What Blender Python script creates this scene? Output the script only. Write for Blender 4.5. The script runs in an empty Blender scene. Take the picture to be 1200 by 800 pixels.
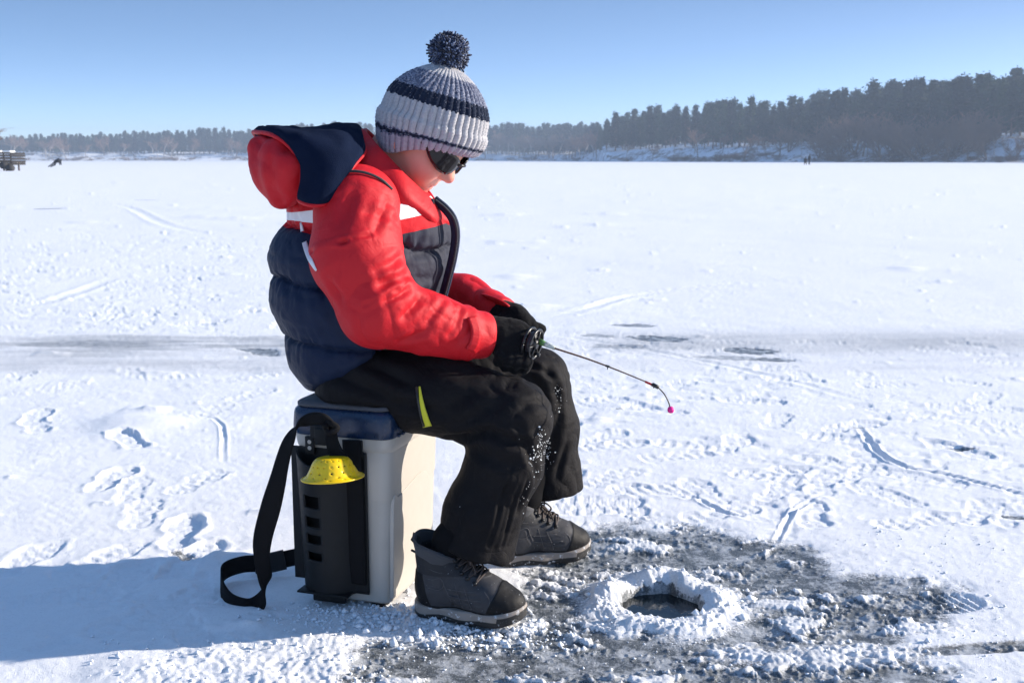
SKY_Z, SKY_SAT, SKY_STR, SUN_STR, EXPO = 6.0, 1.22, 0.15, 3.5, 1.38
FINE = True
HAZE = 0.00068
HAZE_COL = (.62,.77,1.0)
import bpy, math, random
import numpy as np
from mathutils import Vector, Matrix

random.seed(7)
SC = bpy.context.scene
COL = SC.collection
PI = math.pi
R = math.radians

# ---------------------------------------------------------------- camera model
F, CX, CY, H = 1300.0, 600.0, 400.0, 0.87
PITCH = math.atan(213.0 / F)
CP, SP = math.cos(PITCH), math.sin(PITCH)

def ray(x, y):
    u = (x - CX) / F; v = (CY - y) / F
    return np.array([u, CP + v * SP, -SP + v * CP])

def at(x, y, Y):
    d = ray(x, y); t = Y / d[1]
    return np.array([d[0] * t, Y, H + d[2] * t])

def ground(x, y, z=0.0):
    d = ray(x, y); t = (z - H) / d[2]
    return np.array([d[0] * t, d[1] * t, z])

# ---------------------------------------------------------------- noise
def _hash(ix, iy, iz, seed):
    h = (ix.astype(np.uint32) * np.uint32(374761393)) ^ (iy.astype(np.uint32) * np.uint32(668265263)) ^ (iz.astype(np.uint32) * np.uint32(2147483647 - 1640531)) ^ np.uint32((seed * 974711 + 12345) & 0xffffffff)
    h = (h ^ (h >> np.uint32(13))) * np.uint32(1274126177)
    h = (h ^ (h >> np.uint32(16))) * np.uint32(2246822519)
    h = h ^ (h >> np.uint32(15))
    return h.astype(np.float32) * np.float32(1 / 4294967296.0)

def noise3(p, seed=0):
    """gradient-ish value noise, -1..1, p (N,3)"""
    p = np.asarray(p, dtype=np.float64)
    i = np.floor(p); f = (p - i).astype(np.float32); i = i.astype(np.int64)
    u = f * f * f * (f * (f * 6 - 15) + 10)
    out = 0
    for dx in (0, 1):
        wx = u[:, 0] if dx else 1 - u[:, 0]
        for dy in (0, 1):
            wy = u[:, 1] if dy else 1 - u[:, 1]
            for dz in (0, 1):
                wz = u[:, 2] if dz else 1 - u[:, 2]
                out = out + wx * wy * wz * _hash(i[:, 0] + dx, i[:, 1] + dy, i[:, 2] + dz, seed)
    return out * 2 - 1

def noise2(x, y, seed=0):
    """2-D gradient noise, about -1..1"""
    x = np.asarray(x, dtype=np.float64); y = np.asarray(y, dtype=np.float64)
    ix = np.floor(x); iy = np.floor(y)
    fx = (x - ix).astype(np.float32); fy = (y - iy).astype(np.float32)
    ix = ix.astype(np.int64); iy = iy.astype(np.int64)
    ux = fx * fx * fx * (fx * (fx * 6 - 15) + 10); uy = fy * fy * fy * (fy * (fy * 6 - 15) + 10)
    z0 = np.zeros_like(ix)
    def g(dx, dy):
        a = _hash(ix + dx, iy + dy, z0, seed) * np.float32(2 * PI)
        return np.cos(a) * (fx - dx) + np.sin(a) * (fy - dy)
    a = g(0, 0) * (1 - ux) + g(1, 0) * ux
    b = g(0, 1) * (1 - ux) + g(1, 1) * ux
    return (a * (1 - uy) + b * uy) * 1.5

def fbm2(x, y, octs=4, seed=0, gain=.5):
    a = 1.0; s = 0; t = 0
    ca, sa = math.cos(.6), math.sin(.6)
    for k in range(octs):
        s = s + a * noise2(x, y, seed + 17 * k); t += a
        x, y = (x * ca - y * sa) * 2.03 + 3.1, (x * sa + y * ca) * 2.03 + 1.7
        a *= gain
    return s / t

def fbm3(p, octs=3, seed=0, gain=.5):
    a = 1.0; s = 0; t = 0
    for k in range(octs):
        s = s + a * noise3(p * (2.05 ** k) + 5.3 * k, seed + 31 * k); t += a; a *= gain
    return s / t

def sstep(a, b, x):
    t = np.clip((x - a) / (b - a), 0, 1)
    return t * t * (3 - 2 * t)

# ---------------------------------------------------------------- mesh building
def add_obj(name, me, parent=None, mats=None):
    o = bpy.data.objects.new(name, me); COL.objects.link(o)
    if parent is not None: o.parent = parent
    if mats is not None and me is not None:
        for m in (mats if isinstance(mats, (list, tuple)) else [mats]): me.materials.append(m)
    return o

def mesh_from(name, V, faces, smooth=True, attrs=None, mat_idx=None, uv=None):
    """faces: (N,3) or (N,4) int array, or a list of tuples"""
    me = bpy.data.meshes.new(name)
    V = np.asarray(V, dtype=np.float32)
    if isinstance(faces, np.ndarray):
        n, k = faces.shape
        me.vertices.add(len(V)); me.vertices.foreach_set('co', V.ravel())
        me.loops.add(n * k); me.loops.foreach_set('vertex_index', faces.astype(np.int32).ravel())
        me.polygons.add(n)
        me.polygons.foreach_set('loop_start', np.arange(0, n * k, k, dtype=np.int32))
        me.polygons.foreach_set('loop_total', np.full(n, k, dtype=np.int32))
    else:
        me.from_pydata([tuple(map(float, v)) for v in V], [], [tuple(int(i) for i in f) for f in faces])
    if mat_idx is not None:
        me.polygons.foreach_set('material_index', np.asarray(mat_idx, dtype=np.int32))
    if smooth:
        me.polygons.foreach_set('use_smooth', np.ones(len(me.polygons), dtype=bool))
    me.update(calc_edges=True)
    if attrs:
        for k, a in attrs.items():
            at_ = me.attributes.new(k, 'FLOAT', 'POINT')
            at_.data.foreach_set('value', np.asarray(a, dtype=np.float32))
    me.validate()
    return me

class MB:
    """collects pieces into one mesh"""
    def __init__(s): s.V = []; s.F = []; s.n = 0
    def add(s, V, Fs):
        V = np.asarray(V, dtype=float).reshape(-1, 3)
        s.V.append(V)
        for f in Fs: s.F.append(tuple(int(i) + s.n for i in f))
        s.n += len(V)
    def box(s, c, d, rot=None, bev=0.0):
        x, y, z = [q / 2 for q in d]
        if bev <= 0:
            V = np.array([(a * x, b * y, e * z) for a in (-1, 1) for b in (-1, 1) for e in (-1, 1)])
            Fs = [(0, 1, 3, 2), (4, 6, 7, 5), (0, 4, 5, 1), (2, 3, 7, 6), (0, 2, 6, 4), (1, 5, 7, 3)]
        else:
            V, Fs = rbox_verts((x, y, z), bev, 2)
        if rot is not None: V = V @ np.array(rot).T
        s.add(V + np.array(c), Fs)
    def tube(s, pts, rad, n=8, cap=True, flat=None):
        V, Fs = tube_verts(pts, rad, n, cap, flat); s.add(V, Fs)
    def build(s, name, mat=None, parent=None, smooth=True):
        me = mesh_from(name, np.concatenate(s.V), s.F, smooth)
        return add_obj(name, me, parent, mat)

def rbox_verts(h, b, seg=2):
    """rounded box by squashing a subdivided cube"""
    n = 2 * (seg + 1)
    h = np.array(h); inner = h - b
    def line(hh, ii):
        a = [ii + b * math.sin(k / seg * PI / 2) for k in range(seg + 1)]
        return [-q for q in a[::-1]] + a
    ax = [line(h[i], inner[i]) for i in range(3)]
    V = []; idx = {}
    Fs = []
    def vid(p):
        k = tuple(round(q, 6) for q in p)
        if k not in idx:
            idx[k] = len(V)
            q = np.array(p); c = np.clip(q, -inner, inner); d = q - c
            L = np.linalg.norm(d)
            if L > 1e-9:
                q = c + d / L * b
            V.append(q)
        return idx[k]
    for a in range(3):
        b1, b2 = (a + 1) % 3, (a + 2) % 3
        for sgn in (-1, 1):
            for i in range(n - 1):
                for j in range(n - 1):
                    quad = []
                    for (di, dj) in ((0, 0), (1, 0), (1, 1), (0, 1)):
                        p = [0, 0, 0]; p[a] = sgn * h[a]; p[b1] = ax[b1][i + di]; p[b2] = ax[b2][j + dj]
                        quad.append(vid(p))
                    if sgn < 0: quad.reverse()
                    if len(set(quad)) == 4: Fs.append(tuple(quad))
    return np.array(V), Fs

def frames(P):
    P = np.asarray(P, float)
    T = np.gradient(P, axis=0); T /= np.linalg.norm(T, axis=1)[:, None] + 1e-12
    N = np.zeros_like(P)
    a = np.array([0, 0, 1.0]) if abs(T[0][2]) < .9 else np.array([1.0, 0, 0])
    N[0] = np.cross(T[0], np.cross(a, T[0])); N[0] /= np.linalg.norm(N[0])
    for i in range(1, len(P)):
        v = N[i - 1] - T[i] * np.dot(N[i - 1], T[i]); N[i] = v / (np.linalg.norm(v) + 1e-12)
    return T, N, np.cross(T, N)

def tube_verts(pts, rad, n=8, cap=True, flat=None):
    P = np.asarray(pts, float); m = len(P)
    rad = np.full(m, rad) if np.isscalar(rad) else np.asarray(rad, float)
    T, N, B = frames(P)
    a = np.arange(n) / n * 2 * PI
    fl = 1.0 if flat is None else flat
    V = P[:, None] + rad[:, None, None] * (np.cos(a)[None, :, None] * N[:, None] + fl * np.sin(a)[None, :, None] * B[:, None])
    Fs = [(i * n + j, i * n + (j + 1) % n, (i + 1) * n + (j + 1) % n, (i + 1) * n + j) for i in range(m - 1) for j in range(n)]
    if cap:
        Fs.append(tuple(range(n))[::-1]); Fs.append(tuple((m - 1) * n + j for j in range(n)))
    return V.reshape(-1, 3), Fs

def catmull(pts, per=8):
    P = np.asarray(pts, float); out = []
    Q = np.vstack([2 * P[0] - P[1], P, 2 * P[-1] - P[-2]])
    for i in range(1, len(Q) - 2):
        for k in range(per):
            t = k / per
            a, b, c, d = Q[i - 1], Q[i], Q[i + 1], Q[i + 2]
            out.append(.5 * ((2 * b) + (c - a) * t + (2 * a - 5 * b + 4 * c - d) * t * t + (3 * b - a - 3 * c + d) * t ** 3))
    out.append(P[-1])
    return np.array(out)

def ribbon(pts, wdir, width, thick, per=8):
    """flat webbing: centre line, width directions"""
    n = len(pts)
    C = catmull(pts, per); W = catmull(wdir, per)
    w = catmull(np.array([[q] for q in (width if hasattr(width, '__len__') else [width] * n)]), per)[:, 0]
    T = np.gradient(C, axis=0); T /= np.linalg.norm(T, axis=1)[:, None]
    W = W - T * (W * T).sum(1)[:, None]; W /= np.linalg.norm(W, axis=1)[:, None]
    Nn = np.cross(T, W)
    cs = [(-.5, -.5), (-.25, -.5), (.25, -.5), (.5, -.5), (.5, .5), (.25, .5), (-.25, .5), (-.5, .5)]
    V = np.array([[C[i] + W[i] * a * w[i] + Nn[i] * b * thick for (a, b) in cs] for i in range(len(C))]).reshape(-1, 3)
    k = len(cs); m = len(C)
    Fs = [(i * k + j, i * k + (j + 1) % k, (i + 1) * k + (j + 1) % k, (i + 1) * k + j) for i in range(m - 1) for j in range(k)]
    Fs.append(tuple(range(k))[::-1]); Fs.append(tuple((m - 1) * k + j for j in range(k)))
    return V, Fs

def grid_faces(nu, nv, closed_v=False):
    i = np.arange(nu - 1)[:, None]; j = np.arange(nv if closed_v else nv - 1)[None, :]
    j2 = (j + 1) % nv
    a = i * nv + j; b = i * nv + j2; c = (i + 1) * nv + j2; d = (i + 1) * nv + j
    return np.stack([a, b, c, d], -1).reshape(-1, 4)

# ---------------------------------------------------------------- signed distance modelling
def cap(a, b, ra, rb=None):
    a = np.asarray(a, np.float32); b = np.asarray(b, np.float32); rb = ra if rb is None else rb
    ab = b - a; L2 = float(ab @ ab)
    def f(p):
        t = np.clip(((p - a) @ ab) / L2, 0, 1)
        q = p - a - t[:, None] * ab
        return np.sqrt((q * q).sum(1)) - (ra + (rb - ra) * t)
    f.bb = (np.minimum(a - ra, b - rb), np.maximum(a + ra, b + rb))
    return f

def ell(c, r, M=None):
    """ellipsoid, M columns = its axes"""
    c = np.asarray(c, np.float32); r = np.asarray(r, np.float32)
    def f(p):
        q = p - c
        if M is not None: q = q @ np.asarray(M, np.float32)
        k0 = np.sqrt(((q / r) ** 2).sum(1)); k1 = np.sqrt(((q / (r * r)) ** 2).sum(1)) + 1e-9
        return k0 * (k0 - 1) / k1
    m = float(max(r)) if M is not None else r
    f.bb = (c - m, c + m)
    return f

def smin(a, b, k):
    h = np.maximum(k - np.abs(a - b), 0) / k
    return np.minimum(a, b) - h * h * k * .25

def smax(a, b, k): return -smin(-a, -b, k)

def union(prims, k):
    def f(p):
        d = None
        for q in prims:
            kk = k
            if isinstance(q, tuple): q, kk = q
            e = q(p); d = e if d is None else smin(d, e, kk)
        return d
    f.bb = (np.min([ (q[0] if isinstance(q, tuple) else q).bb[0] for q in prims], axis=0), np.max([(q[0] if isinstance(q, tuple) else q).bb[1] for q in prims], axis=0))
    return f

def chain(pts, rad, k=.02):
    return union([cap(pts[i], pts[i + 1], rad[i], rad[i + 1]) for i in range(len(pts) - 1)], k)

def isosurf(sdf, h, pad=.02, bb=None, newton=2):
    """naive surface nets on a block-sparse grid"""
    lo, hi = bb if bb is not None else sdf.bb
    lo = np.asarray(lo, float) - pad; hi = np.asarray(hi, float) + pad
    B = 8
    nb = np.ceil((hi - lo) / (h * B)).astype(int); n = nb * B
    bc = [lo[i] + (np.arange(nb[i]) + .5) * B * h for i in range(3)]
    C = np.stack(np.meshgrid(*bc, indexing='ij'), -1).reshape(-1, 3).astype(np.float32)
    dC = sdf(C)
    act = np.abs(dC) < B * h * 1.9
    vals = np.empty((nb[0] * nb[1] * nb[2], B, B, B), np.float32)
    vals[:] = np.sign(dC)[:, None, None, None] * 1.0
    o = np.stack(np.meshgrid(*[(np.arange(B) - (B - 1) / 2) * h] * 3, indexing='ij'), -1).reshape(-1, 3).astype(np.float32)
    ids = np.nonzero(act)[0]
    for s in range(0, len(ids), 1500):
        ii = ids[s:s + 1500]
        P = (C[ii][:, None] + o[None]).reshape(-1, 3)
        vals[ii] = sdf(P).reshape(-1, B, B, B)
    G = vals.reshape(nb[0], nb[1], nb[2], B, B, B).transpose(0, 3, 1, 4, 2, 5).reshape(n)
    org = lo + .5 * h
    ins = G < 0
    nx, ny, nz = n
    cnt = np.zeros((nx - 1, ny - 1, nz - 1), np.float32); acc = np.zeros((nx - 1, ny - 1, nz - 1, 3), np.float32)
    cross = {}
    for ax in range(3):
        sl0 = [slice(None)] * 3; sl1 = [slice(None)] * 3
        sl0[ax] = slice(0, -1); sl1[ax] = slice(1, None)
        a = G[tuple(sl0)]; b = G[tuple(sl1)]
        cr = (a < 0) != (b < 0)
        idx = np.argwhere(cr)
        t = (a[cr] / (a[cr] - b[cr]))
        pos = idx.astype(np.float32); pos[:, ax] += t
        cross[ax] = (idx, a[cr] < 0)
        o1, o2 = [q for q in range(3) if q != ax]
        for d1 in (0, -1):
            for d2 in (0, -1):
                c = idx.copy(); c[:, o1] += d1; c[:, o2] += d2
                ok = (c >= 0).all(1) & (c[:, 0] < nx - 1) & (c[:, 1] < ny - 1) & (c[:, 2] < nz - 1)
                cc = c[ok]
                flat = np.ravel_multi_index(cc.T, cnt.shape)
                np.add.at(cnt.ravel(), flat, 1)
                av = acc.reshape(-1, 3)
                for q in range(3): np.add.at(av[:, q], flat, pos[ok][:, q])
    used = np.nonzero(cnt.ravel() > 0)[0]
    vid = np.full(cnt.size, -1, np.int64); vid[used] = np.arange(len(used))
    V = acc.reshape(-1, 3)[used] / cnt.ravel()[used][:, None] * h + org
    Fs = []
    for ax in range(3):
        idx, neg = cross[ax]
        o1, o2 = (ax + 1) % 3, (ax + 2) % 3
        q = []
        okk = np.ones(len(idx), bool)
        for (d1, d2) in ((0, 0), (-1, 0), (-1, -1), (0, -1)):
            c = idx.copy(); c[:, o1] += d1; c[:, o2] += d2
            ok = (c >= 0).all(1) & (c[:, 0] < nx - 1) & (c[:, 1] < ny - 1) & (c[:, 2] < nz - 1)
            okk &= ok
            c = np.clip(c, 0, [nx - 2, ny - 2, nz - 2])
            q.append(vid[np.ravel_multi_index(c.T, cnt.shape)])
        q = np.stack(q, 1); q[~neg] = q[~neg][:, ::-1]
        Fs.append(q[okk])
    Fs = np.concatenate(Fs)
    V = V.astype(np.float32)
    for _ in range(newton):
        Nn, d = grad(sdf, V, h * .3)
        V = V - Nn * np.clip(d, -h, h)[:, None] * .8
    return V, Fs

def grad(sdf, V, e=.001):
    g = np.empty_like(V)
    for a in range(3):
        off = np.zeros(3, np.float32); off[a] = e
        g[:, a] = sdf(V + off) - sdf(V - off)
    L = np.linalg.norm(g, axis=1)[:, None] + 1e-9
    return g / L, sdf(V)

def hit(sdf, x, y, near=1.6, far=3.2):
    """the point of a surface seen from the tripod along a given direction"""
    d = ray(x, y); d = d / np.linalg.norm(d)
    o = np.array([0, 0, H]); t = near
    for _ in range(160):
        p = (o + d * t).astype(np.float32)[None]
        s = float(sdf(p)[0])
        if s < .0004: return o + d * t
        t += s * .7
        if t > far: return None
    return o + d * t

def crease(V, Nn, a, b, w, depth, bulge=.4, rough=0.0):
    """press a fold line into a surface: valley of width w between a and b with soft shoulders"""
    a = np.asarray(a, np.float32); b = np.asarray(b, np.float32); ab = b - a
    t = ((V - a) @ ab) / float(ab @ ab)
    tc = np.clip(t, 0, 1)
    d = np.linalg.norm(V - a - tc[:, None] * ab, axis=1)
    fade = np.sin(np.clip(tc * .92 + .04, 0, 1) * PI) ** .5
    h = -depth * np.exp(-(d / w) ** 1.25) + depth * bulge * np.exp(-((d - 2.1 * w) / (1.3 * w)) ** 2)
    return V + Nn * (h * fade)[:, None]

def limb_coords(V, pts):
    pts = [np.asarray(p, np.float32) for p in pts]
    best = np.full(len(V), 1e9, np.float32); S = np.zeros(len(V), np.float32); D = np.zeros_like(V); acc = 0.0
    for i in range(len(pts) - 1):
        ab = pts[i + 1] - pts[i]; L = float(np.linalg.norm(ab))
        t = np.clip(((V - pts[i]) @ ab) / (L * L), 0, 1)
        q = V - pts[i] - t[:, None] * ab; d = np.linalg.norm(q, axis=1)
        m = d < best
        best[m] = d[m]; S[m] = (acc + t * L)[m]; D[m] = q[m] / (d[m][:, None] + 1e-6)
        acc += L
    return S, D, acc

def limb_wrinkle(V, Nn, pts, amp, wl=.035, seed=0, skew=.25):
    S, D, L = limb_coords(V, pts)
    a = amp(S / L) if callable(amp) else amp
    P = np.stack([S / wl + skew * D[:, 2] * 2, D[:, 0] * 1.1 + D[:, 2] * .5, D[:, 1] * 1.1 + D[:, 2] * .6], 1)
    n = noise3(P, seed) + .45 * noise3(P * 2.1 + 7, seed + 3)
    h = np.abs(n) ** .75 * 1.5 - .55
    return V + Nn * (a * h)[:, None]

# ---------------------------------------------------------------- object tags
def tag(o, label=None, cat=None, group=None, kind=None):
    if label: o['label'] = label
    if cat: o['category'] = cat
    if group: o['group'] = group
    if kind: o['kind'] = kind
    return o

def empty(name, loc, rz=0.0):
    o = bpy.data.objects.new(name, None); COL.objects.link(o)
    o.location = loc; o.rotation_euler = (0, 0, rz); o.empty_display_size = .1
    return o

# ---------------------------------------------------------------- materials
class NT:
    def __init__(s, name):
        s.m = bpy.data.materials.new(name); s.m.use_nodes = True
        s.t = s.m.node_tree; s.n = s.t.nodes; s.p = s.n['Principled BSDF']
    def node(s, kind, **kw):
        q = s.n.new(kind)
        for k, v in kw.items(): setattr(q, k, v)
        return q
    def link(s, a, b): s.t.links.new(a, b)
    def coords(s, scale=None, which='Object'):
        c = s.node('ShaderNodeTexCoord').outputs[which]
        if scale is None: return c
        m = s.node('ShaderNodeMapping'); m.inputs['Scale'].default_value = scale if hasattr(scale, '__len__') else (scale,) * 3
        s.link(c, m.inputs['Vector']); return m.outputs[0]
    def noise(s, scale, detail=3, rough=.55, vec=None, dist=0.0):
        q = s.node('ShaderNodeTexNoise'); q.inputs['Scale'].default_value = scale
        q.inputs['Detail'].default_value = detail; q.inputs['Roughness'].default_value = rough; q.inputs['Distortion'].default_value = dist
        s.link(vec if vec is not None else s.coords(), q.inputs['Vector'])
        return q.outputs['Fac']
    def ramp(s, fac, stops, interp='LINEAR'):
        q = s.node('ShaderNodeValToRGB'); q.color_ramp.interpolation = interp
        e = q.color_ramp.elements
        while len(e) < len(stops): e.new(.5)
        for i, (p, c) in enumerate(stops):
            e[i].position = p; e[i].color = (*c, 1) if hasattr(c, '__len__') else (c, c, c, 1)
        s.link(fac, q.inputs['Fac']); return q.outputs['Color']
    def mix(s, fac, a, b, mode='MIX'):
        q = s.node('ShaderNodeMix', data_type='RGBA', blend_type=mode)
        for sock, v in ((q.inputs[0], fac), (q.inputs[6], a), (q.inputs[7], b)):
            if hasattr(v, 'links') or isinstance(v, bpy.types.NodeSocket): s.link(v, sock)
            elif hasattr(v, '__len__'): sock.default_value = (*v, 1)[:4]
            else: sock.default_value = v
        return q.outputs[2]
    def math(s, op, a, b=0.0, c=0.0, clamp=False):
        q = s.node('ShaderNodeMath', operation=op); q.use_clamp = clamp
        for i, v in enumerate((a, b, c)):
            if isinstance(v, bpy.types.NodeSocket): s.link(v, q.inputs[i])
            else: q.inputs[i].default_value = v
        return q.outputs[0]
    def attr(s, name):
        q = s.node('ShaderNodeAttribute'); q.attribute_name = name; return q.outputs['Fac']
    def bump(s, h, strength=.3, dist=.002, prev=None):
        q = s.node('ShaderNodeBump'); q.inputs['Strength'].default_value = strength; q.inputs['Distance'].default_value = dist
        s.link(h, q.inputs['Height'])
        if prev is not None: s.link(prev, q.inputs['Normal'])
        return q.outputs[0]
    def set(s, col=None, rough=None, nrm=None, **kw):
        for k, v in (('Base Color', col), ('Roughness', rough), ('Normal', nrm)):
            if v is None: continue
            if isinstance(v, bpy.types.NodeSocket): s.link(v, s.p.inputs[k])
            elif hasattr(v, '__len__'): s.p.inputs[k].default_value = (*v, 1)
            else: s.p.inputs[k].default_value = v
        for k, v in kw.items():
            k = k.replace('_', ' ')
            if isinstance(v, bpy.types.NodeSocket): s.link(v, s.p.inputs[k])
            elif hasattr(v, '__len__'): s.p.inputs[k].default_value = (*v, 1)[:len(s.p.inputs[k].default_value)]
            else: s.p.inputs[k].default_value = v
        return s.m

def fabric(name, col, rough=.55, scale=900, var=.12, bumpd=.0006, sheen=.15, spec=.35, crease_=0.0):
    n = NT(name)
    v = n.noise(14, 4)
    c = n.mix(v, [q * (1 - var) for q in col], [min(1, q * (1 + var)) for q in col])
    w = n.noise(scale, 2); b = n.bump(w, .5, bumpd)
    w2 = n.noise(60, 4, .6); b = n.bump(w2, .3, .002, b)
    if crease_:
        r_ = n.math('POWER', n.math('ABSOLUTE', n.math('MULTIPLY_ADD', n.noise(11, 3, .5, None, 1.2), 2, -1)), .55)
        b = n.bump(r_, .6, crease_, b); b = n.bump(n.noise(42, 6, .68, None, 1.5), .5, crease_ * 1.3, b)
    return n.set(c, rough, b, Sheen_Weight=sheen, Specular_IOR_Level=spec)

def plain(name, col, rough=.5, metal=0.0, nscale=60, var=.15, bumpd=.0005, bs=.3, **kw):
    n = NT(name)
    v = n.noise(nscale, 5, .65)
    c = n.mix(v, [q * (1 - var) for q in col], [min(1, q * (1 + var)) for q in col])
    rr = n.math('MULTIPLY_ADD', n.noise(nscale * 2.3, 4), .25, rough - .12)
    return n.set(c, rr, n.bump(n.noise(nscale * 6, 3), bs, bumpd), Metallic=metal, **kw)
# ================================================================ world, sun, camera
SUN_EL, SUN_AZ = R(19.0), math.atan2(.17, 1.0)         # azimuth measured from +X towards +Y
sun_dir = Vector((math.cos(SUN_EL) * math.cos(SUN_AZ), math.cos(SUN_EL) * math.sin(SUN_AZ), math.sin(SUN_EL)))
W = bpy.data.worlds.new("World"); SC.world = W; W.use_nodes = True
wt = W.node_tree; bg = wt.nodes['Background']
sky = wt.nodes.new('ShaderNodeTexSky'); sky.sky_type = 'NISHITA'; sky.sun_disc = False
sky.sun_elevation = SUN_EL; sky.sun_rotation = PI / 2 - SUN_AZ
sky.altitude = 100; sky.air_density = 1.0; sky.dust_density = 1.8; sky.ozone_density = 1.0
tcw = wt.nodes.new('ShaderNodeTexCoord'); mpw = wt.nodes.new('ShaderNodeMapping')
mpw.inputs['Scale'].default_value = (1, 1, SKY_Z)
wt.links.new(tcw.outputs['Generated'], mpw.inputs['Vector']); wt.links.new(mpw.outputs[0], sky.inputs[0])
hs = wt.nodes.new('ShaderNodeHueSaturation'); hs.inputs['Saturation'].default_value = SKY_SAT
wt.links.new(sky.outputs[0], hs.inputs['Color']); wt.links.new(hs.outputs[0], bg.inputs['Color'])
bg.inputs['Strength'].default_value = SKY_STR
sun = bpy.data.lights.new('sun', 'SUN'); sun.energy = SUN_STR; sun.angle = R(0.53); sun.color = (1.0, .91, .80)
so = bpy.data.objects.new('sun', sun); COL.objects.link(so)
so.rotation_euler = (-sun_dir).to_track_quat('-Z', 'Y').to_euler()

cam = bpy.data.cameras.new('camera'); co = bpy.data.objects.new('camera', cam); COL.objects.link(co)
co.location = (0, 0, H); co.rotation_euler = (PI / 2 - PITCH, 0, 0)
cam.sensor_width = 36; cam.sensor_fit = 'HORIZONTAL'; cam.lens = F / 1200 * 36
cam.clip_start = .05; cam.clip_end = 20000
cam.dof.use_dof = True; cam.dof.focus_distance = 2.2; cam.dof.aperture_fstop = 13.0
SC.camera = co
SC.view_settings.view_transform = 'Standard'; SC.view_settings.look = 'None'
SC.view_settings.exposure = EXPO; SC.view_settings.gamma = 1.0; SC.view_settings.use_curve_mapping = False
SC.render.engine = 'CYCLES'
SC.cycles.max_bounces = 6; SC.cycles.diffuse_bounces = 3; SC.cycles.glossy_bounces = 3; SC.cycles.transmission_bounces = 4
SC.cycles.volume_bounces = 0; SC.cycles.transparent_max_bounces = 8
SC.cycles.use_denoising = True

# ================================================================ the snow-covered ice
HOLE = ground(775, 706)
def gp(x, y): return ground(x, y)[:2]

def cells(x, y, size, seed, dens=1.0):
    """jittered scatter: nearest feature offsets (dx, dy, random)"""
    gx = np.floor(x / size).astype(np.int64); gy = np.floor(y / size).astype(np.int64); z = np.zeros_like(gx)
    best = np.full(len(x), 1e9, np.float32); DX = np.zeros(len(x), np.float32); DY = DX.copy(); RN = DX.copy()
    for i in (-1, 0, 1):
        for j in (-1, 0, 1):
            a, b = gx + i, gy + j
            px = (a + _hash(a, b, z, seed)) * size; py = (b + _hash(a, b, z, seed + 1)) * size
            r = _hash(a, b, z, seed + 2)
            dx = (x - px).astype(np.float32); dy = (y - py).astype(np.float32)
            d = dx * dx + dy * dy + np.where(r > dens, 1e6, 0)
            m = d < best
            best[m] = d[m]; DX[m] = dx[m]; DY[m] = dy[m]; RN[m] = r[m]
    return DX, DY, RN / max(dens, 1e-3), best

def polyd(x, y, pts):
    """distance to a polyline and the position along it"""
    best = np.full(len(x), 1e9); S = np.zeros(len(x)); acc = 0.0
    for i in range(len(pts) - 1):
        a, b = np.array(pts[i]), np.array(pts[i + 1]); ab = b - a; L = np.hypot(*ab)
        t = np.clip(((x - a[0]) * ab[0] + (y - a[1]) * ab[1]) / (L * L), 0, 1)
        d = np.hypot(x - a[0] - t * ab[0], y - a[1] - t * ab[1])
        m = d < best; best[m] = d[m]; S[m] = (acc + t * L)[m]; acc += L
    return best, S, acc

def polyin(x, y, pts):
    """soft signed distance to a polygon, negative inside"""
    d, _, _ = polyd(x, y, list(pts) + [pts[0]])
    c = np.zeros(len(x), bool); n = len(pts)
    for i in range(n):
        x1, y1 = pts[i]; x2, y2 = pts[(i + 1) % n]
        c ^= ((y1 > y) != (y2 > y)) & (x < (x2 - x1) * (y - y1) / (y2 - y1 + 1e-12) + x1)
    return np.where(c, -d, d)

FOOT = []      # px, py, heading deg (0 = +X), depth, style
for q in [(42, 487, 100, .013), (78, 450, 80, .010), (150, 515, 125, .013), (132, 560, 88, .016), (214, 622, 100, .020), (225, 655, 80, .014), (20, 440, 90, .01),
          (130, 330, 10, .010), (120, 368, 30, .012), (590, 360, 20, .008), (655, 560, 60, .010), (765, 575, 160, .012), (905, 553, 20, .011), (1010, 555, 40, .009),
          (1120, 525, 120, .016), (715, 522, 20, .010), (880, 470, 160, .010), (930, 445, 160, .010), (700, 590, 10, .009), (1000, 500, 30, .008), (1160, 480, 10, .010),
          (850, 600, 30, .007), (700, 470, 20, .008), (950, 600, 80, .008), (560, 330, 20, .008), (1080, 610, 20, .008), (60, 700, 20, .009), (30, 655, 80, .009), (170, 720, 50, .008),
          (200, 440, 20, .006), (250, 480, 80, .006), (300, 440, 40, .006), (860, 520, 60, .007), (790, 450, 30, .007), (1040, 450, 10, .008), (1150, 600, 50, .008), (1080, 560, 140, .008)]:
    FOOT.append(q)
_r = random.Random(11)
for _ in range(60):
    FOOT.append((_r.uniform(-30, 340), _r.uniform(268, 385), _r.uniform(0, 180), _r.uniform(.006, .012)))
for _ in range(46):
    FOOT.append((_r.uniform(560, 1220), _r.uniform(395, 620), _r.uniform(0, 180), _r.uniform(.003, .007)))
for _ in range(12):
    FOOT.append((_r.uniform(-20, 320), _r.uniform(430, 760), _r.uniform(60, 130), _r.uniform(.006, .010)))
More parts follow.
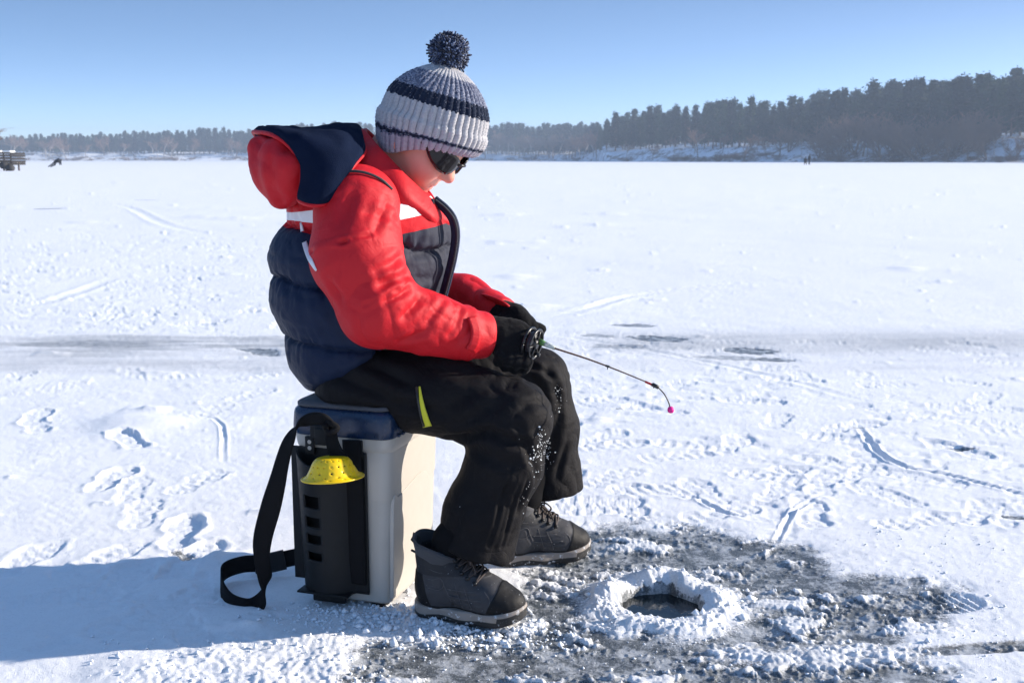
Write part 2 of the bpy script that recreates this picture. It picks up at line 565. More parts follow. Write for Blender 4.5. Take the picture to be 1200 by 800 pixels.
TRACKS = [([(105, 236), (150, 243), (190, 262), (245, 274)], .07, .010), ([(640, 372), (690, 362), (740, 346), (830, 335), (930, 325)], .035, .010),
          ([(1005, 500), (1030, 530), (1060, 547), (1110, 556), (1190, 576), (1260, 590)], .009, .010),
          ([(0, 360), (60, 352), (135, 325)], .04, .008), ([(560, 292), (800, 296), (1240, 302)], .05, .006), ([(640, 318), (900, 324), (1240, 328)], .05, .004),
          ([(60, 470), (160, 458), (300, 440), (345, 432)], .012, .006), ([(640, 390), (760, 410), (900, 440), (1010, 470)], .02, .006),
          ([(800, 575), (850, 600), (900, 612)], .008, .006), ([(905, 640), (930, 600), (960, 580)], .006, .005), ([(140, 480), (250, 490), (262, 540)], .007, .004)]

ICE_ENV = [gp(*q) for q in [(380, 820), (420, 745), (520, 735), (600, 690), (660, 618), (720, 608), (800, 612), (900, 628), (960, 645), (1010, 668), (1150, 688), (1150, 722), (1075, 745), (1130, 800), (1050, 830), (700, 850)]]

def ground_fields(x, y):
    """height in metres, bare-ice amount, thin-snow amount"""
    r = np.hypot(x, y)
    near = 1 - sstep(6, 40, r)
    h = .012 * fbm2(x / 1.7, y / 1.7, 3, 3) * (1 - sstep(200, 800, r)) + .03 * fbm2(x / 14, y / 14, 2, 5) * sstep(8, 30, r) * (1 - sstep(200, 900, r))
    h *= sstep(.0, 2.0, np.hypot(x - .1, y - 2.2) - .3) * .8 + .2
    # wind-blown grain
    h += (.0032 * fbm2(x / .16, y / .16, 4, 11) + .0010 * fbm2(x / .02, y / .02, 3, 23)) * (1 - sstep(3, 14, r))
    # scattered small lumps
    fade = 1 - sstep(25, 70, r)
    for size, amp, wd, seed, dens in ((.34, .010, .014, 41, .5), (.9, .015, .030, 47, .8), (.17, .004, .009, 53, .3), (2.3, .030, .12, 59, .5)):
        DX, DY, RN, bd_ = cells(x, y, size, seed, dens)
        w = wd * (.5 + .9 * RN)
        e = np.exp(-((DX / w / 1.25) ** 2 + (DY / w / .8) ** 2) * (1 + .5 * np.sin(DX / w * 2 + RN * 9)))
        h += amp * (.25 + .9 * RN ** 2) * e * fade * (bd_ < 1e5)
    # trodden, ridged patches
    def reg(pts, soft): return 1 - sstep(-soft, soft, polyin(x, y, [gp(*q) for q in pts]))
    tr = np.maximum(reg([(560, 610), (640, 400), (760, 365), (900, 400), (1010, 440), (1240, 520), (1260, 640), (900, 640), (700, 625)], .35) * .60,
                    reg([(-40, 400), (-40, 290), (150, 262), (330, 285), (345, 385), (250, 400)], .5) * .55)
    tr = np.maximum(tr, reg([(-60, 668), (340, 650), (360, 760), (-60, 775)], .06) * .95)
    ro = np.maximum(reg([(90, 830), (200, 762), (330, 742), (420, 722), (440, 830)], .05), 0)
    a = fbm2(x / .30 + .6 * fbm2(x / .5, y / .5, 2, 71), y / .13, 4, 61)
    b = fbm2(x / .10, y / .065, 3, 67)
    patch = sstep(-.25, .25, fbm2(x / .55, y / .55, 2, 73))
    h += tr * patch * (.009 * np.maximum(a, -.15) - .008 * sstep(.12, .42, -b) + .002 * b) * (1 - sstep(12, 30, r))
    h += ro * (.006 * np.abs(fbm2(x / .045, y / .045, 3, 79)) + .002 * noise2(x / .012, y / .012, 83) + .006 * noise2(x / .09, y / .07, 84))
    ice = np.zeros(len(x)); thin = np.zeros(len(x))
    # footprints
    for k, (px, py, hd, dep) in enumerate(FOOT):
        c = gp(px, py); m = (np.abs(x - c[0]) < .45) & (np.abs(y - c[1]) < .45)
        if not m.any(): continue
        xx = x[m] - c[0]; yy = y[m] - c[1]; t = R(hd)
        fx = xx * math.cos(t) + yy * math.sin(t); fy = -xx * math.sin(t) + yy * math.cos(t)
        wob = .012 * noise2(x[m] / .05, y[m] / .05, 90 + k)
        d1 = np.hypot((fx - .045) / 1.45, fy / .9) - .050; d2 = np.hypot((fx + .085) / 1.1, fy) - .037
        d = np.minimum(d1, d2) + wob; d = np.minimum(d, np.hypot(np.maximum(np.abs(fx + .03) - .06, 0), fy) - .03 + wob)
        ins = 1 - sstep(-.005, .004, d)
        rim = np.exp(-((d - .010) / .009) ** 2) * (.5 + .7 * noise2(x[m] / .04, y[m] / .04, 130 + k))
        tread = (np.sin(fx / .017 * PI) > .1) * (.0012)
        dep = dep * .42; h[m] = h[m] * (1 - .6 * ins) - dep * ins + rim * dep * .7 + tread * ins + .002 * ins * noise2(x[m] / .02, y[m] / .02, 95 + k)
    for pts, w, dep in TRACKS:
        P = [gp(*q) for q in pts]; P = [tuple(q) for q in catmull([(a, b, 0) for a, b in P], 4)[:, :2]]
        d, S, L = polyd(x, y, P); d = d + .3 * w * noise2(x / (w * 3), y / (w * 3), 7)
        f = np.sin(np.clip(S / L, .02, .98) * PI) ** .5
        h += f * .6 * (-dep * np.exp(-(d / w) ** 2) + dep * .8 * np.exp(-((d - 1.8 * w) / (.6 * w)) ** 2))
    # treaded sole print on the icy patch at the right
    c = gp(1105, 703); t = R(5); xx = x - c[0]; yy = y - c[1]
    fx = xx * math.cos(t) + yy * math.sin(t); fy = -xx * math.sin(t) + yy * math.cos(t)
    ins = 1 - sstep(-.004, .004, np.hypot(fx / 1.6, fy) - .052)
    h += ins * (-.012 + .007 * (np.sin((fx + .25 * fy) / .0095 * PI) > 0))
    # thin, grey, wind-swept bands
    def band(y0, y1, y2, x0, x1, seedk, P=.2):
        A = gp(x0, y0); B = gp(x1, y0 + (y2 - y0) * 0)
        return None
    yn = gp(165, 437)[1]; yf = gp(165, 393)[1]; slope = (gp(300, 391)[1] - gp(0, 402)[1]) / (gp(300, 391)[0] - gp(0, 402)[0])
    bl = sstep(yn - .05, yn + .12, y - slope * 0) * (1 - sstep(yf - .06, yf + .03, y + .05 * noise2(x / .6, y / .6, 5))) * (1 - sstep(-.70, -.2, x) * .55)
    yn2 = gp(900, 418)[1]; yf2 = gp(900, 385)[1]
    br = sstep(yn2 - .05, yn2 + .25, y) * (1 - sstep(yf2 - .3, yf2 + .1, y)) * sstep(.1, .5, x) * .7
    ns = fbm2(x / .55, y / .12, 4, 101)
    bc = gp(165, 403)[1]
    core = np.exp(-((y - bc - .10 * noise2(x / .5, 0 * y, 3)) / .20) ** 2) * (1 - sstep(-.6, -.2, x))
    thin = np.maximum(thin, np.clip(bl * (.36 + .5 * ns) + core * (.42 + .9 * ns), 0, 1))
    brd = np.exp(-((y - gp(1000, 401)[1]) / .30) ** 2) * sstep(.25, .7, x)
    thin = np.maximum(thin, np.clip(br * .34 + brd * .35 * (1 + ns), 0, 1))
    for (px, py, wx, wy, v) in [(300, 409, .10, .05, 1.0), (770, 396, .14, .10, 1.0), (742, 381, .14, .08, .7), (725, 405, .16, .10, .6), (700, 392, .10, .07, .6), (880, 410, .13, .10, 1.0), (850, 418, .16, .08, .6), (905, 420, .1, .06, .8), (1125, 524, .05, .02, 1.0), (60, 245, 1.2, .1, .8), (150, 234, 1.5, .1, .6),
                                (215, 650, .03, .025, 1.0), (730, 480, .05, .015, .6), (1010, 500, .05, .02, .6), (1190, 605, .04, .02, .8), (100, 403, .4, .16, .5), (310, 412, .08, .10, .9)]:
        c = gp(px, py); e = np.exp(-(((x - c[0] + .5 * (y - c[1])) / wx) ** 2 + ((y - c[1]) / wy) ** 2))
        k = v * sstep(.25, .75, e * 1.2 + .45 * fbm2(x / (wx * .35), y / (wy * .7), 3, 7))
        ice = np.maximum(ice, k * .85)
    # bare ice round the hole
    env = -polyin(x, y, ICE_ENV)
    n1 = fbm2(x / .16 + 3, y / .13, 4, 111); n2 = fbm2(x / .035, y / .03, 3, 113)
    e1 = sstep(-.06, .10, env + .10 * n1 + .03 * n2)
    cover = sstep(.02, .26, fbm2(x / .13 + .8 * n1, y / .12, 5, 117, .62) + .10 * n2 - .12 * (1 - sstep(0, .25, env)) - .02)
    # snow lies thicker along the front edge, around the mound and in the right middle
    extra = 0
    for (px, py, wx, wy, v) in [(610, 762, .10, .05, .4), (470, 792, .10, .04, .25), (700, 720, .10, .10, .5), (860, 700, .12, .10, .45), (1000, 760, .22, .06, .6), (730, 640, .06, .03, .9), (880, 770, .12, .03, .4)]:
        c = gp(px, py); extra = extra + v * np.exp(-(((x - c[0]) / wx) ** 2 + ((y - c[1]) / wy) ** 2))
    for (px, py, wx, wy, v) in [(428, 752, .06, .03, .8), (520, 785, .10, .05, .6), (560, 770, .09, .04, .8), (640, 745, .12, .02, .5), (800, 735, .16, .045, .7), (900, 650, .25, .05, .6), (690, 645, .08, .04, .4), (1100, 745, .18, .018, .9), (690, 775, .08, .03, .6), (1050, 790, .08, .02, .7), (930, 680, .2, .05, .4)]:
        c = gp(px, py); extra = extra - v * np.exp(-(((x - c[0]) / wx) ** 2 + ((y - c[1]) / wy) ** 2))
    n3 = fbm2(x / .018, y / .014, 2, 137); cover = np.clip(cover + extra + .95 * np.clip(n3 + .5 * n1 - .06, 0, 1), 0, 1)
    dh = np.hypot(x - HOLE[0], (y - HOLE[1]))
    ang = np.arctan2(y - HOLE[1], x - HOLE[0])
    dhw = dh + .014 * noise2(np.cos(ang) * 2.2, np.sin(ang) * 2.2, 121) + .006 * noise2(x / .02, y / .02, 122)
    mound = np.exp(-((dhw - .112) / np.where(dhw < .112, .030, .034)) ** 2)
    skirt = 1 - sstep(.13, .24, dhw + .05 * n1)
    cover = np.clip(np.maximum(cover, np.maximum(mound * 1.6, skirt * (.75 + n1))), 0, 1)
    strip = reg([(1040, 757), (1260, 742), (1260, 757), (1060, 768)], .01)
    bare = np.maximum(e1, strip) * (1 - cover)
    ice = np.maximum(ice, bare)
    gran = .5 + .5 * noise2(x / .008, y / .008, 131)
    lump = np.abs(fbm2(x / .03, y / .03, 3, 133))
    box_ = np.maximum(e1, strip)
    h = h * (1 - .7 * box_) + box_ * (cover * (.003 + .006 * lump + .0022 * gran) + (1 - cover) * (.0015 * n2 + .0008 * gran) - .004)
    h += mound * (.012 + .012 * noise2(np.cos(ang) * 1.6 + 4, np.sin(ang) * 1.6, 123) + .0045 * lump + .0016 * gran) * (1.0 + .35 * np.sin(ang - .2))
    hole = 1 - sstep(.056, .084, dh + .6 * (dhw - dh))
    h = np.where(hole > 0, h * (1 - hole) - .24 * hole, h)
    wall = sstep(.02, .3, 1 - sstep(.068, .088, dhw)) * .95
    ice = np.where(hole > 0, np.maximum(ice, wall), ice)
    thin = np.maximum(thin, np.clip(box_ * cover * (.30 + .9 * fbm2(x / .05, y / .05, 3, 141)) * (1 - .55 * np.clip(mound, 0, 1)), 0, .6))
    # pressed flat under the box and the boots
    h -= .006 * ice * (dh > .1)
    return h, np.clip(ice, 0, 1), np.clip(thin, 0, 1)

def build_ground():
    dense = np.radians(np.arange(-33, 33.001, .05 if FINE else .09))
    sparse = np.radians(np.concatenate([np.arange(34, 180, 4), np.arange(180, 326.5, 4)]))
    ang = np.concatenate([dense, sparse])                      # from +Y, clockwise
    k = np.arange(800, 17, -1.25 if FINE else -2.2)
    rr = np.concatenate([[.02, .3, .6, .9, 1.2], H * F / k[(H * F / k) > 1.38]])
    r = rr[-1]; tail = []
    while r < 7000: r *= 1.035; tail.append(r)
    rr = np.concatenate([rr, tail])
    A, RR = np.meshgrid(ang, rr); x = (np.sin(A) * RR).ravel(); y = (np.cos(A) * RR).ravel()
    h, ice, thin = ground_fields(x, y)
    V = np.stack([x, y, h], 1)
    Fs = grid_faces(len(rr), len(ang), True)[:, ::-1]
    n = NT('snow_and_ice')
    ia, ta = n.attr('ice'), n.attr('thin')
    co_ = n.coords()
    fine = n.noise(230, 4, .7, co_); mid = n.noise(38, 4, .6, co_); gr = n.noise(700, 2, .6, co_)
    snow = n.mix(mid, (.82, .825, .84), (.90, .90, .91))
    frost = n.math('MULTIPLY', n.ramp(fine, [(.56, 0), (.72, 1)]), .38)
    speck = n.ramp(n.noise(420, 3, .7, co_), [(.60, 0), (.66, 1)])
    frost = n.math('MAXIMUM', frost, n.math('MULTIPLY', speck, .8))
    icec = n.mix(n.noise(9, 5, .6, co_), (.040, .048, .056), (.13, .145, .155))
    icec = n.mix(n.math('MULTIPLY', frost, .9), icec, (.72, .75, .78))
    fr2 = n.ramp(n.noise(22, 7, .8, co_), [(.46, 0), (.58, .8)])
    icec = n.mix(fr2, icec, n.mix(fine, (.30, .315, .335), (.80, .82, .84)))
    iam = n.math('MULTIPLY_ADD', n.math('SUBTRACT', fine, .5), 1.1, ia)
    icef = n.ramp(iam, [(.34, 0), (.62, 1)])
    thf = n.math('MULTIPLY', n.math('MULTIPLY_ADD', n.math('SUBTRACT', fine, .5), 1.2, ta, clamp=True), .72)
    col = n.mix(thf, snow, (.24, .26, .285)); col = n.mix(icef, col, icec)
    rough = n.mix(icef, (.75,) * 3, n.mix(n.noise(60, 4, .6, co_), (.16,) * 3, (.5,) * 3))
    b = n.bump(fine, .40, .003); b = n.bump(gr, .8, .0018, b)
    n.set(col, rough, b, Specular_IOR_Level=.35)
    me = mesh_from('lake_snow', V, Fs, True, {'ice': ice, 'thin': thin})
    o = add_obj('lake_snow', me, None, n.m); tag(o, kind='structure')
    # dark water standing in the hole
    a = np.arange(64) / 64 * 2 * PI
    V = np.concatenate([[[HOLE[0], HOLE[1], -.014]], np.stack([HOLE[0] + .085 * np.cos(a), HOLE[1] + .085 * np.sin(a), np.full(64, -.014)], 1)])
    n = NT('hole_water'); n.set((.006, .010, .012), .06, n.bump(n.noise(30, 3), .25, .003), Specular_IOR_Level=.5)
    o = add_obj('water', mesh_from('water', V, [(0, i + 1, (i + 1) % 64 + 1) for i in range(64)]), None, n.m); tag(o, kind='structure')

def build_crumbs():
    rng = np.random.default_rng(5)
    V = []; Fs = []; nv = 0
    base = np.array([(0, 0, 1), (.9, 0, .1), (0, .9, .0), (-.9, 0, .15), (0, -.9, .1), (0, 0, -.8)], float)
    tri = np.array([(0, 1, 2), (0, 2, 3), (0, 3, 4), (0, 4, 1), (5, 2, 1), (5, 3, 2), (5, 4, 3), (5, 1, 4)])
    P = []
    for _ in range(1500):
        px = rng.uniform(380, 1180); py = rng.uniform(610, 815); P.append((px, py, rng.exponential(.0010) + .0006))
    for _ in range(420):
        t = rng.uniform(0, 2 * PI); rr = abs(rng.normal(.115, .045)); q = (HOLE[0] + rr * math.cos(t), HOLE[1] + rr * math.sin(t)); P.append((q[0], q[1], rng.exponential(.0018) + .0009, 1))
    for _ in range(260):
        px = rng.uniform(100, 450); py = rng.uniform(745, 815); P.append((px, py, rng.exponential(.0016) + .0008))
    for _ in range(700):
        px = rng.normal(440, 60); py = rng.normal(722, 9); P.append((px, py, rng.exponential(.002) + .0012))
    for _ in range(700):
        px = rng.normal(550, 60); py = rng.normal(738, 12) ; P.append((px, py, rng.exponential(.002) + .0012))
    xy = np.array([p[:2] if len(p) == 4 else gp(p[0], p[1]) for p in P]); s = np.array([p[2] for p in P])
    dh = np.hypot(xy[:, 0] - HOLE[0], xy[:, 1] - HOLE[1])
    h, ice, _ = ground_fields(xy[:, 0], xy[:, 1])
    ok = (dh > .088) & (s < .014); xy, s, h = xy[ok], s[ok], h[ok]
    N = len(s)
    J = base[None] * (1 + rng.uniform(-.45, .45, (N, 6, 1))) * s[:, None, None] * rng.uniform(.7, 1.4, (N, 1, 3))
    a = rng.uniform(0, 2 * PI, N); ca, sa = np.cos(a), np.sin(a)
    X = J[:, :, 0] * ca[:, None] - J[:, :, 1] * sa[:, None]; Y = J[:, :, 0] * sa[:, None] + J[:, :, 1] * ca[:, None]
    V = np.stack([X + xy[:, 0, None], Y + xy[:, 1, None], J[:, :, 2] * .8 + h[:, None] + s[:, None] * .3], -1).reshape(-1, 3)
    Fs = (tri[None] + (np.arange(N) * 6)[:, None, None]).reshape(-1, 3)
    n = NT('snow_crumb'); n.set((.84, .87, .91), .45, None, Specular_IOR_Level=.5)
    o = add_obj('snow_crumbs', mesh_from('snow_crumbs', V, Fs, False), None, n.m)
    tag(o, 'loose crumbs of snow and chipped ice strewn around the drilled hole', 'snow crumbs', kind='stuff')
# ================================================================ the far shores
EYE = 187.0
def shore_dist(x):
    return np.interp(x, [-700, 0, 300, 560, 640, 690, 705, 760, 850, 950, 1050, 1200, 1500, 1900], [620, 700, 730, 720, 690, 640, 470, 440, 400, 370, 345, 310, 270, 230])
def bank_h(x):
    return np.interp(x, [-700, 0, 300, 560, 690, 705, 800, 950, 1080, 1200, 1500, 1900], [4, 5, 5, 4.5, 4.5, 5.2, 5.8, 6.2, 7.2, 9.5, 12, 12])
def xz(x, off):
    """point on the terrain: bearing given by x, metres behind the shoreline"""
    D = shore_dist(x) + off; u = (x - CX) / F / CP
    X, Y = u * D, D
    return X, Y
def terrain_h(x, off, X, Y):
    w = np.interp(x, [-700, 690, 705, 1100, 1200, 1900], [22, 22, 20, 26, 30, 30])
    t = np.clip(off / w, 0, 1)
    e = bank_h(x) * (t * t * (3 - 2 * t)) * .85 + np.clip(off - w, 0, 400) * .035
    nz = noise2(X / 11, Y / 11, 201) * .9 + noise2(X / 27, Y / 27, 202) * 1.4
    return e + nz * np.clip(off / 12, 0, 1) * .8 - .3 * (off < .5)

def build_terrain():
    xs = np.arange(-900, 2000, 4.0); offs = np.concatenate([[-.5, 0, 1, 2], np.arange(4, 40, 2.5), np.arange(42, 120, 8), [140, 180, 240, 320]])
    X, O = np.meshgrid(xs, offs); X = X.ravel(); O = O.ravel()
    wx, wy = xz(X, O)
    z = terrain_h(X, O, wx, wy)
    n = NT('bank_snow')
    co_ = n.coords()
    f = n.noise(.12, 5, .65, co_); g = n.noise(.5, 4, .65, co_)
    mask = n.ramp(n.math('MULTIPLY_ADD', g, .5, n.math('MULTIPLY', f, .6)), [(.54, 0), (.64, 1)])
    col = n.mix(mask, (.80, .83, .88), (.16, .12, .095))
    n.set(col, .9)
    o = add_obj('snowy_shore', mesh_from('snowy_shore', np.stack([wx, wy, z], 1), grid_faces(len(offs), len(xs))), None, n.m)
    tag(o, kind='structure')

def foliage_mat(name, c0, c1):
    n = NT(name); v = n.noise(.35, 4, .7); w = n.noise(2.5, 3)
    oi = n.node('ShaderNodeObjectInfo').outputs['Random']
    c = n.mix(n.math('MULTIPLY_ADD', v, .7, n.math('MULTIPLY', w, .3)), c0, c1)
    hs_ = n.node('ShaderNodeHueSaturation'); n.link(c, hs_.inputs['Color']); n.link(n.math('MULTIPLY_ADD', oi, 1.1, .55), hs_.inputs['Value'])
    n.link(n.math('MULTIPLY_ADD', oi, .03, .485), hs_.inputs['Hue'])
    n.set(hs_.outputs[0], .85, None, Specular_IOR_Level=.15); return n.m

def quads_cloud(rng, centres, size, squash=.5):
    N = len(centres)
    a = rng.normal(size=(N, 3)); a /= np.linalg.norm(a, axis=1)[:, None]
    b = rng.normal(size=(N, 3)); b -= a * (a * b).sum(1)[:, None]; b /= np.linalg.norm(b, axis=1)[:, None]
    s = size * rng.uniform(.6, 1.5, (N, 1))
    V = np.stack([centres - a * s - b * s * squash, centres + a * s - b * s * squash * .7, centres + a * s * .8 + b * s * squash, centres - a * s * .9 + b * s * squash], 1).reshape(-1, 3)
    Fs = np.arange(N * 4).reshape(N, 4); return V, Fs

def pine_meshes(seed):
    """height 1: a bare trunk below an uneven, layered crown"""
    rng = np.random.default_rng(seed)
    mb = MB(); bend = rng.normal(0, .012, 2)
    PW = (.62, .95, .75, 1.05, .66, .85, .8)[seed % 7]
    tp = [(bend[0] * math.sin(t * 3), bend[1] * math.sin(t * 2.5), t * .97) for t in np.linspace(0, 1, 7)]
    mb.tube(tp, np.linspace(.016, .004, 7), 6)
    C = []; base = rng.uniform(.12, .34)
    lv = np.linspace(base, .95, 15)
    for z in lv:
        tq = (z - base) / (1 - base); prof = ((tq + .06) ** .30) * ((1.02 - tq) ** PW) * rng.uniform(.14, .27)
        for _ in range(rng.integers(3, 6)):
            t = rng.uniform(0, 2 * PI); L = prof * rng.uniform(.45, 1.15); tip = np.array([math.cos(t) * L, math.sin(t) * L, z + L * rng.uniform(-.1, .15)])
            mb.tube([(0, 0, z), tip * .5 + np.array([0, 0, z]) * .5, tip], [.005, .004, .002], 4, cap=False)
            n_ = 34; f = rng.uniform(.3, 1.1, (n_, 1)); pc = np.array([0, 0, z]) * (1 - f) + tip * f
            C.append(pc + rng.normal(size=(n_, 3)) * [.026, .026, .026])
    C.append(np.array([0, 0, .96]) + rng.normal(size=(16, 3)) * [.014, .014, .022])
    V, Fs = quads_cloud(rng, np.concatenate(C), .014, .6)
    return mb, V, Fs

def bare_meshes(seed, bushy=False):
    rng = np.random.default_rng(seed); tr = MB(); tw = MB()
    def branch(p, d, L, r, lev):
        pts = [p]; q = p.copy(); dd = d.copy()
        for _ in range(3):
            dd = dd + rng.normal(size=3) * .12 + np.array([0, 0, .05]); dd /= np.linalg.norm(dd); q = q + dd * L / 3; pts.append(q.copy())
        (tr if lev < 2 else tw).tube(pts, np.linspace(r, r * .6, 4) + .0012, 5 if lev < 2 else 3, cap=False)
        if lev >= 4: return
        for _ in range((5, 5, 4, 4)[lev] if not bushy else (4, 5, 5, 3)[lev]):
            t = rng.uniform(.25, 1); s = pts[0] * (1 - t) + pts[-1] * t if lev else pts[min(3, int(t * 3) + 1)]
            v = dd * rng.uniform(.6, 1.0) + rng.normal(size=3) * (.5 if lev else .42); v[2] = abs(v[2]) * .9 + .1; v /= np.linalg.norm(v)
            branch(np.array(s), v, L * rng.uniform(.5, .72), r * .5, lev + 1)
    if bushy:
        for _ in range(5):
            d = np.array([rng.normal() * .5, rng.normal() * .5, 1.0]); branch(np.zeros(3), d / np.linalg.norm(d), .42, .010, 1)
    else:
        branch(np.zeros(3), np.array([0, 0, 1.0]), .5, .017, 0)
    z = max(v[:, 2].max() for v in tw.V)
    for m in (tr, tw): m.V = [v / z for v in m.V]
    return tr, tw

def instance(pair, name, loc, s, rz, label, cat, group):
    o = empty(name, loc, rz); o.scale = s; tag(o, label, cat, group)
    for (pn, me) in pair:
        c = bpy.data.objects.new(pn, me); COL.objects.link(c); c.parent = o
    return o

def build_far():
    rng = np.random.default_rng(21)
    pine_m = foliage_mat('pine_needles', (.012, .028, .014), (.050, .070, .028))
    far_m = foliage_mat('far_needles', (.014, .028, .022), (.036, .054, .038))
    bark = plain('pine_bark', (.16, .105, .075), .9, nscale=2, bumpd=.02)
    twig = plain('bare_twigs', (.21, .125, .085), .9, nscale=.6, var=.3)
    birch = plain('pale_bark', (.42, .38, .35), .9, nscale=2, var=.3)
    pines = []
    for i in range(7):
        mb, V, Fs = pine_meshes(100 + i)
        t = mesh_from('trunk', np.concatenate(mb.V), mb.F); t.materials.append(bark)
        c = mesh_from('crown', V, Fs, False); c.materials.append(pine_m if i < 5 else far_m)
        pines.append([('trunk', t), ('crown', c)])
    bares = []
    for i in range(7):
        tr, tw = bare_meshes(300 + i, i >= 4)
        t = mesh_from('trunk', np.concatenate(tr.V), tr.F); t.materials.append(birch if i in (1, 3) else bark)
        c = mesh_from('twigs', np.concatenate(tw.V), tw.F); c.materials.append(twig)
        bares.append([('trunk', t), ('crown', c)])
    def top(x):
        return np.interp(x, [-200, 20, 60, 100, 150, 200, 250, 300, 350, 400, 430, 560, 600, 690, 700, 712, 730, 760, 800, 850, 900, 950, 1000, 1050, 1120, 1200, 1400],
                         [160, 161, 158, 158, 156, 155, 152, 152, 148, 146, 146, 146, 147, 146, 145, 139, 134, 128, 127, 122, 122, 112, 106, 100, 95, 87, 75])
    def put(x, off, pool, name, label, cat, group, hs=None, jit=.12):
        X, Y = xz(x, off); z = float(terrain_h(np.array([x]), np.array([float(off)]), np.array([X]), np.array([Y]))[0])
        if hs is None:
            zt = H + (EYE - top(x)) / F * Y; hh = (zt - z) * (1 + rng.uniform(-jit * 1.6, jit * .7))
        else: hh = hs
        k = hh * rng.uniform(.95, 1.45)
        instance(pool[rng.integers(len(pool))], name, (X, Y, z - .2), (k, k, hh), rng.uniform(0, 2 * PI), label, cat, group)
    # right bank: three staggered rows of pines
    for off0, off1, step, j in ((24, 34, 10.5, .10), (44, 60, 8.5, .07), (75, 100, 9.5, .04)):
        x = 704 + rng.uniform(0, 5)
        while x < 1235:
            put(x, rng.uniform(off0, off1), pines[:5], 'pine_tree', 'dark green pine in the dense wood on the right bank', 'tree', 'dark pines on the right bank', jit=j * 1.6 + .03)
            x += step * rng.uniform(.6, 1.35)
    # far shore, seen to the left and right of the boy
    for (a, b, st) in ((2, 440, 5.2), (560, 704, 4.6)):
        for off0, off1, j in ((26, 34, .12), (50, 70, .06)):
            x = a
            while x < b:
                put(x, rng.uniform(off0, off1), pines[3:], 'pine_tree', 'hazy blue pine in the wood along the far shore', 'tree', 'hazy pines along the far shore', jit=j)
                x += st * rng.uniform(.6, 1.4) * (1.25 if off0 > 30 else 1.0)
    # bare trees in front
    for x in list(rng.uniform(562, 700, 26)):
        put(x, rng.uniform(8, 24), bares[:4], 'bare_tree', 'leafless grey-brown tree in front of the far pines', 'tree', 'leafless trees on the far shore', hs=rng.uniform(11, 16))
    for x in list(rng.uniform(20, 420, 34)):
        put(x, rng.uniform(8, 24), bares[:4], 'bare_tree', 'leafless pale tree before the hazy far wood', 'tree', 'leafless pale trees before the far wood', hs=rng.uniform(8, 14))
    for x, hh in [(812, 9), (905, 8), (915, 7), (970, 10), (985, 9), (1000, 10), (1012, 8), (1035, 9), (1052, 11), (1060, 9), (1078, 9), (1095, 8), (1112, 11), (1120, 10), (1135, 8), (1030, 7), (1150, 6), (808, 7), (1175, 6), (890, 6), (760, 5), (930, 6), (865, 7), (975, 8), (992, 11), (1005, 7), (1022, 9), (1044, 8), (1068, 10), (1086, 7), (1104, 9), (1128, 8), (1142, 7), (880, 5), (840, 6), (730, 5), (785, 5), (950, 7), (960, 9)]:
        put(x, rng.uniform(4, 14), bares, 'bare_tree', 'leafless reddish-brown tree at the foot of the right bank', 'tree', 'leafless trees on the right bank', hs=hh * 1.35)
    # low brown scrub along both waterlines: uncountable
    mb = []; nF = 0; Vs = []; Fq = []
    tr, tw = bare_meshes(777, True); TV = np.concatenate(tw.V); TF = np.array([f for f in tw.F if len(f) == 4])
    for x in list(rng.uniform(-150, 1300, 420)):
        if 430 < x < 555: continue
        dense_ = noise2(np.array([x / 35.0]), np.array([.3]), 9)[0]
        if dense_ < -.25: continue
        off = rng.uniform(.5, 9); X, Y = xz(x, off); z = terrain_h(np.array([x]), np.array([off]), np.array([X]), np.array([Y]))[0]
        s = rng.uniform(1.2, 2.6); a = rng.uniform(0, 2 * PI); M = np.array([[math.cos(a), -math.sin(a), 0], [math.sin(a), math.cos(a), 0], [0, 0, 1]])
        V = TV @ M.T * [s * 1.8, s * 1.8, s] * [1, 1, 1] + [X, Y, z - .2]
        Vs.append(V); Fq.append(TF + nF); nF += len(V)
    o = add_obj('shore_scrub', mesh_from('shore_scrub', np.concatenate(Vs), np.concatenate(Fq)), None, plain('scrub', (.17, .11, .085), .9, nscale=.3, var=.3))
    tag(o, 'low brown scrub and dry reeds along the waterline', 'scrub', kind='stuff')
    # the depth of the wood behind the rows one can tell apart
    C = []
    for x in rng.uniform(-500, 1700, 6500):
        off = rng.uniform(95, 190) if x > 700 else rng.uniform(60, 150)
        if x < 0: off = rng.uniform(25, 130)
        if x > 1240: off = rng.uniform(28, 150)
        X, Y = xz(x, off); z = terrain_h(np.array([x]), np.array([off]), np.array([X]), np.array([Y]))[0]
        zt = H + (EYE - top(x) - 3) / F * Y; hh = max(4, (zt - z)) * rng.uniform(.0, .88)
        C.append(np.array([X, Y, z + hh * .93]) + rng.normal(size=(20, 3)) * [1.8, 1.8, 1.1])
    V, Fs = quads_cloud(rng, np.concatenate(C), .48, .6)
    o = add_obj('pine_wood', mesh_from('pine_wood', V, Fs, False), None, far_m)
    tag(o, 'deep mass of the pine wood behind its front trees', 'wood', kind='stuff')
    # bare tree at the left edge, behind the landing stage
    X, Y = (-7 - CX) / F * 108, 108
    instance(bares[0], 'bare_tree', (X, Y, -.1), (7.6, 7.6, 5.1), 1.0, 'leafless brown tree at the left edge behind the wooden landing stage', 'tree', None)
    return bares

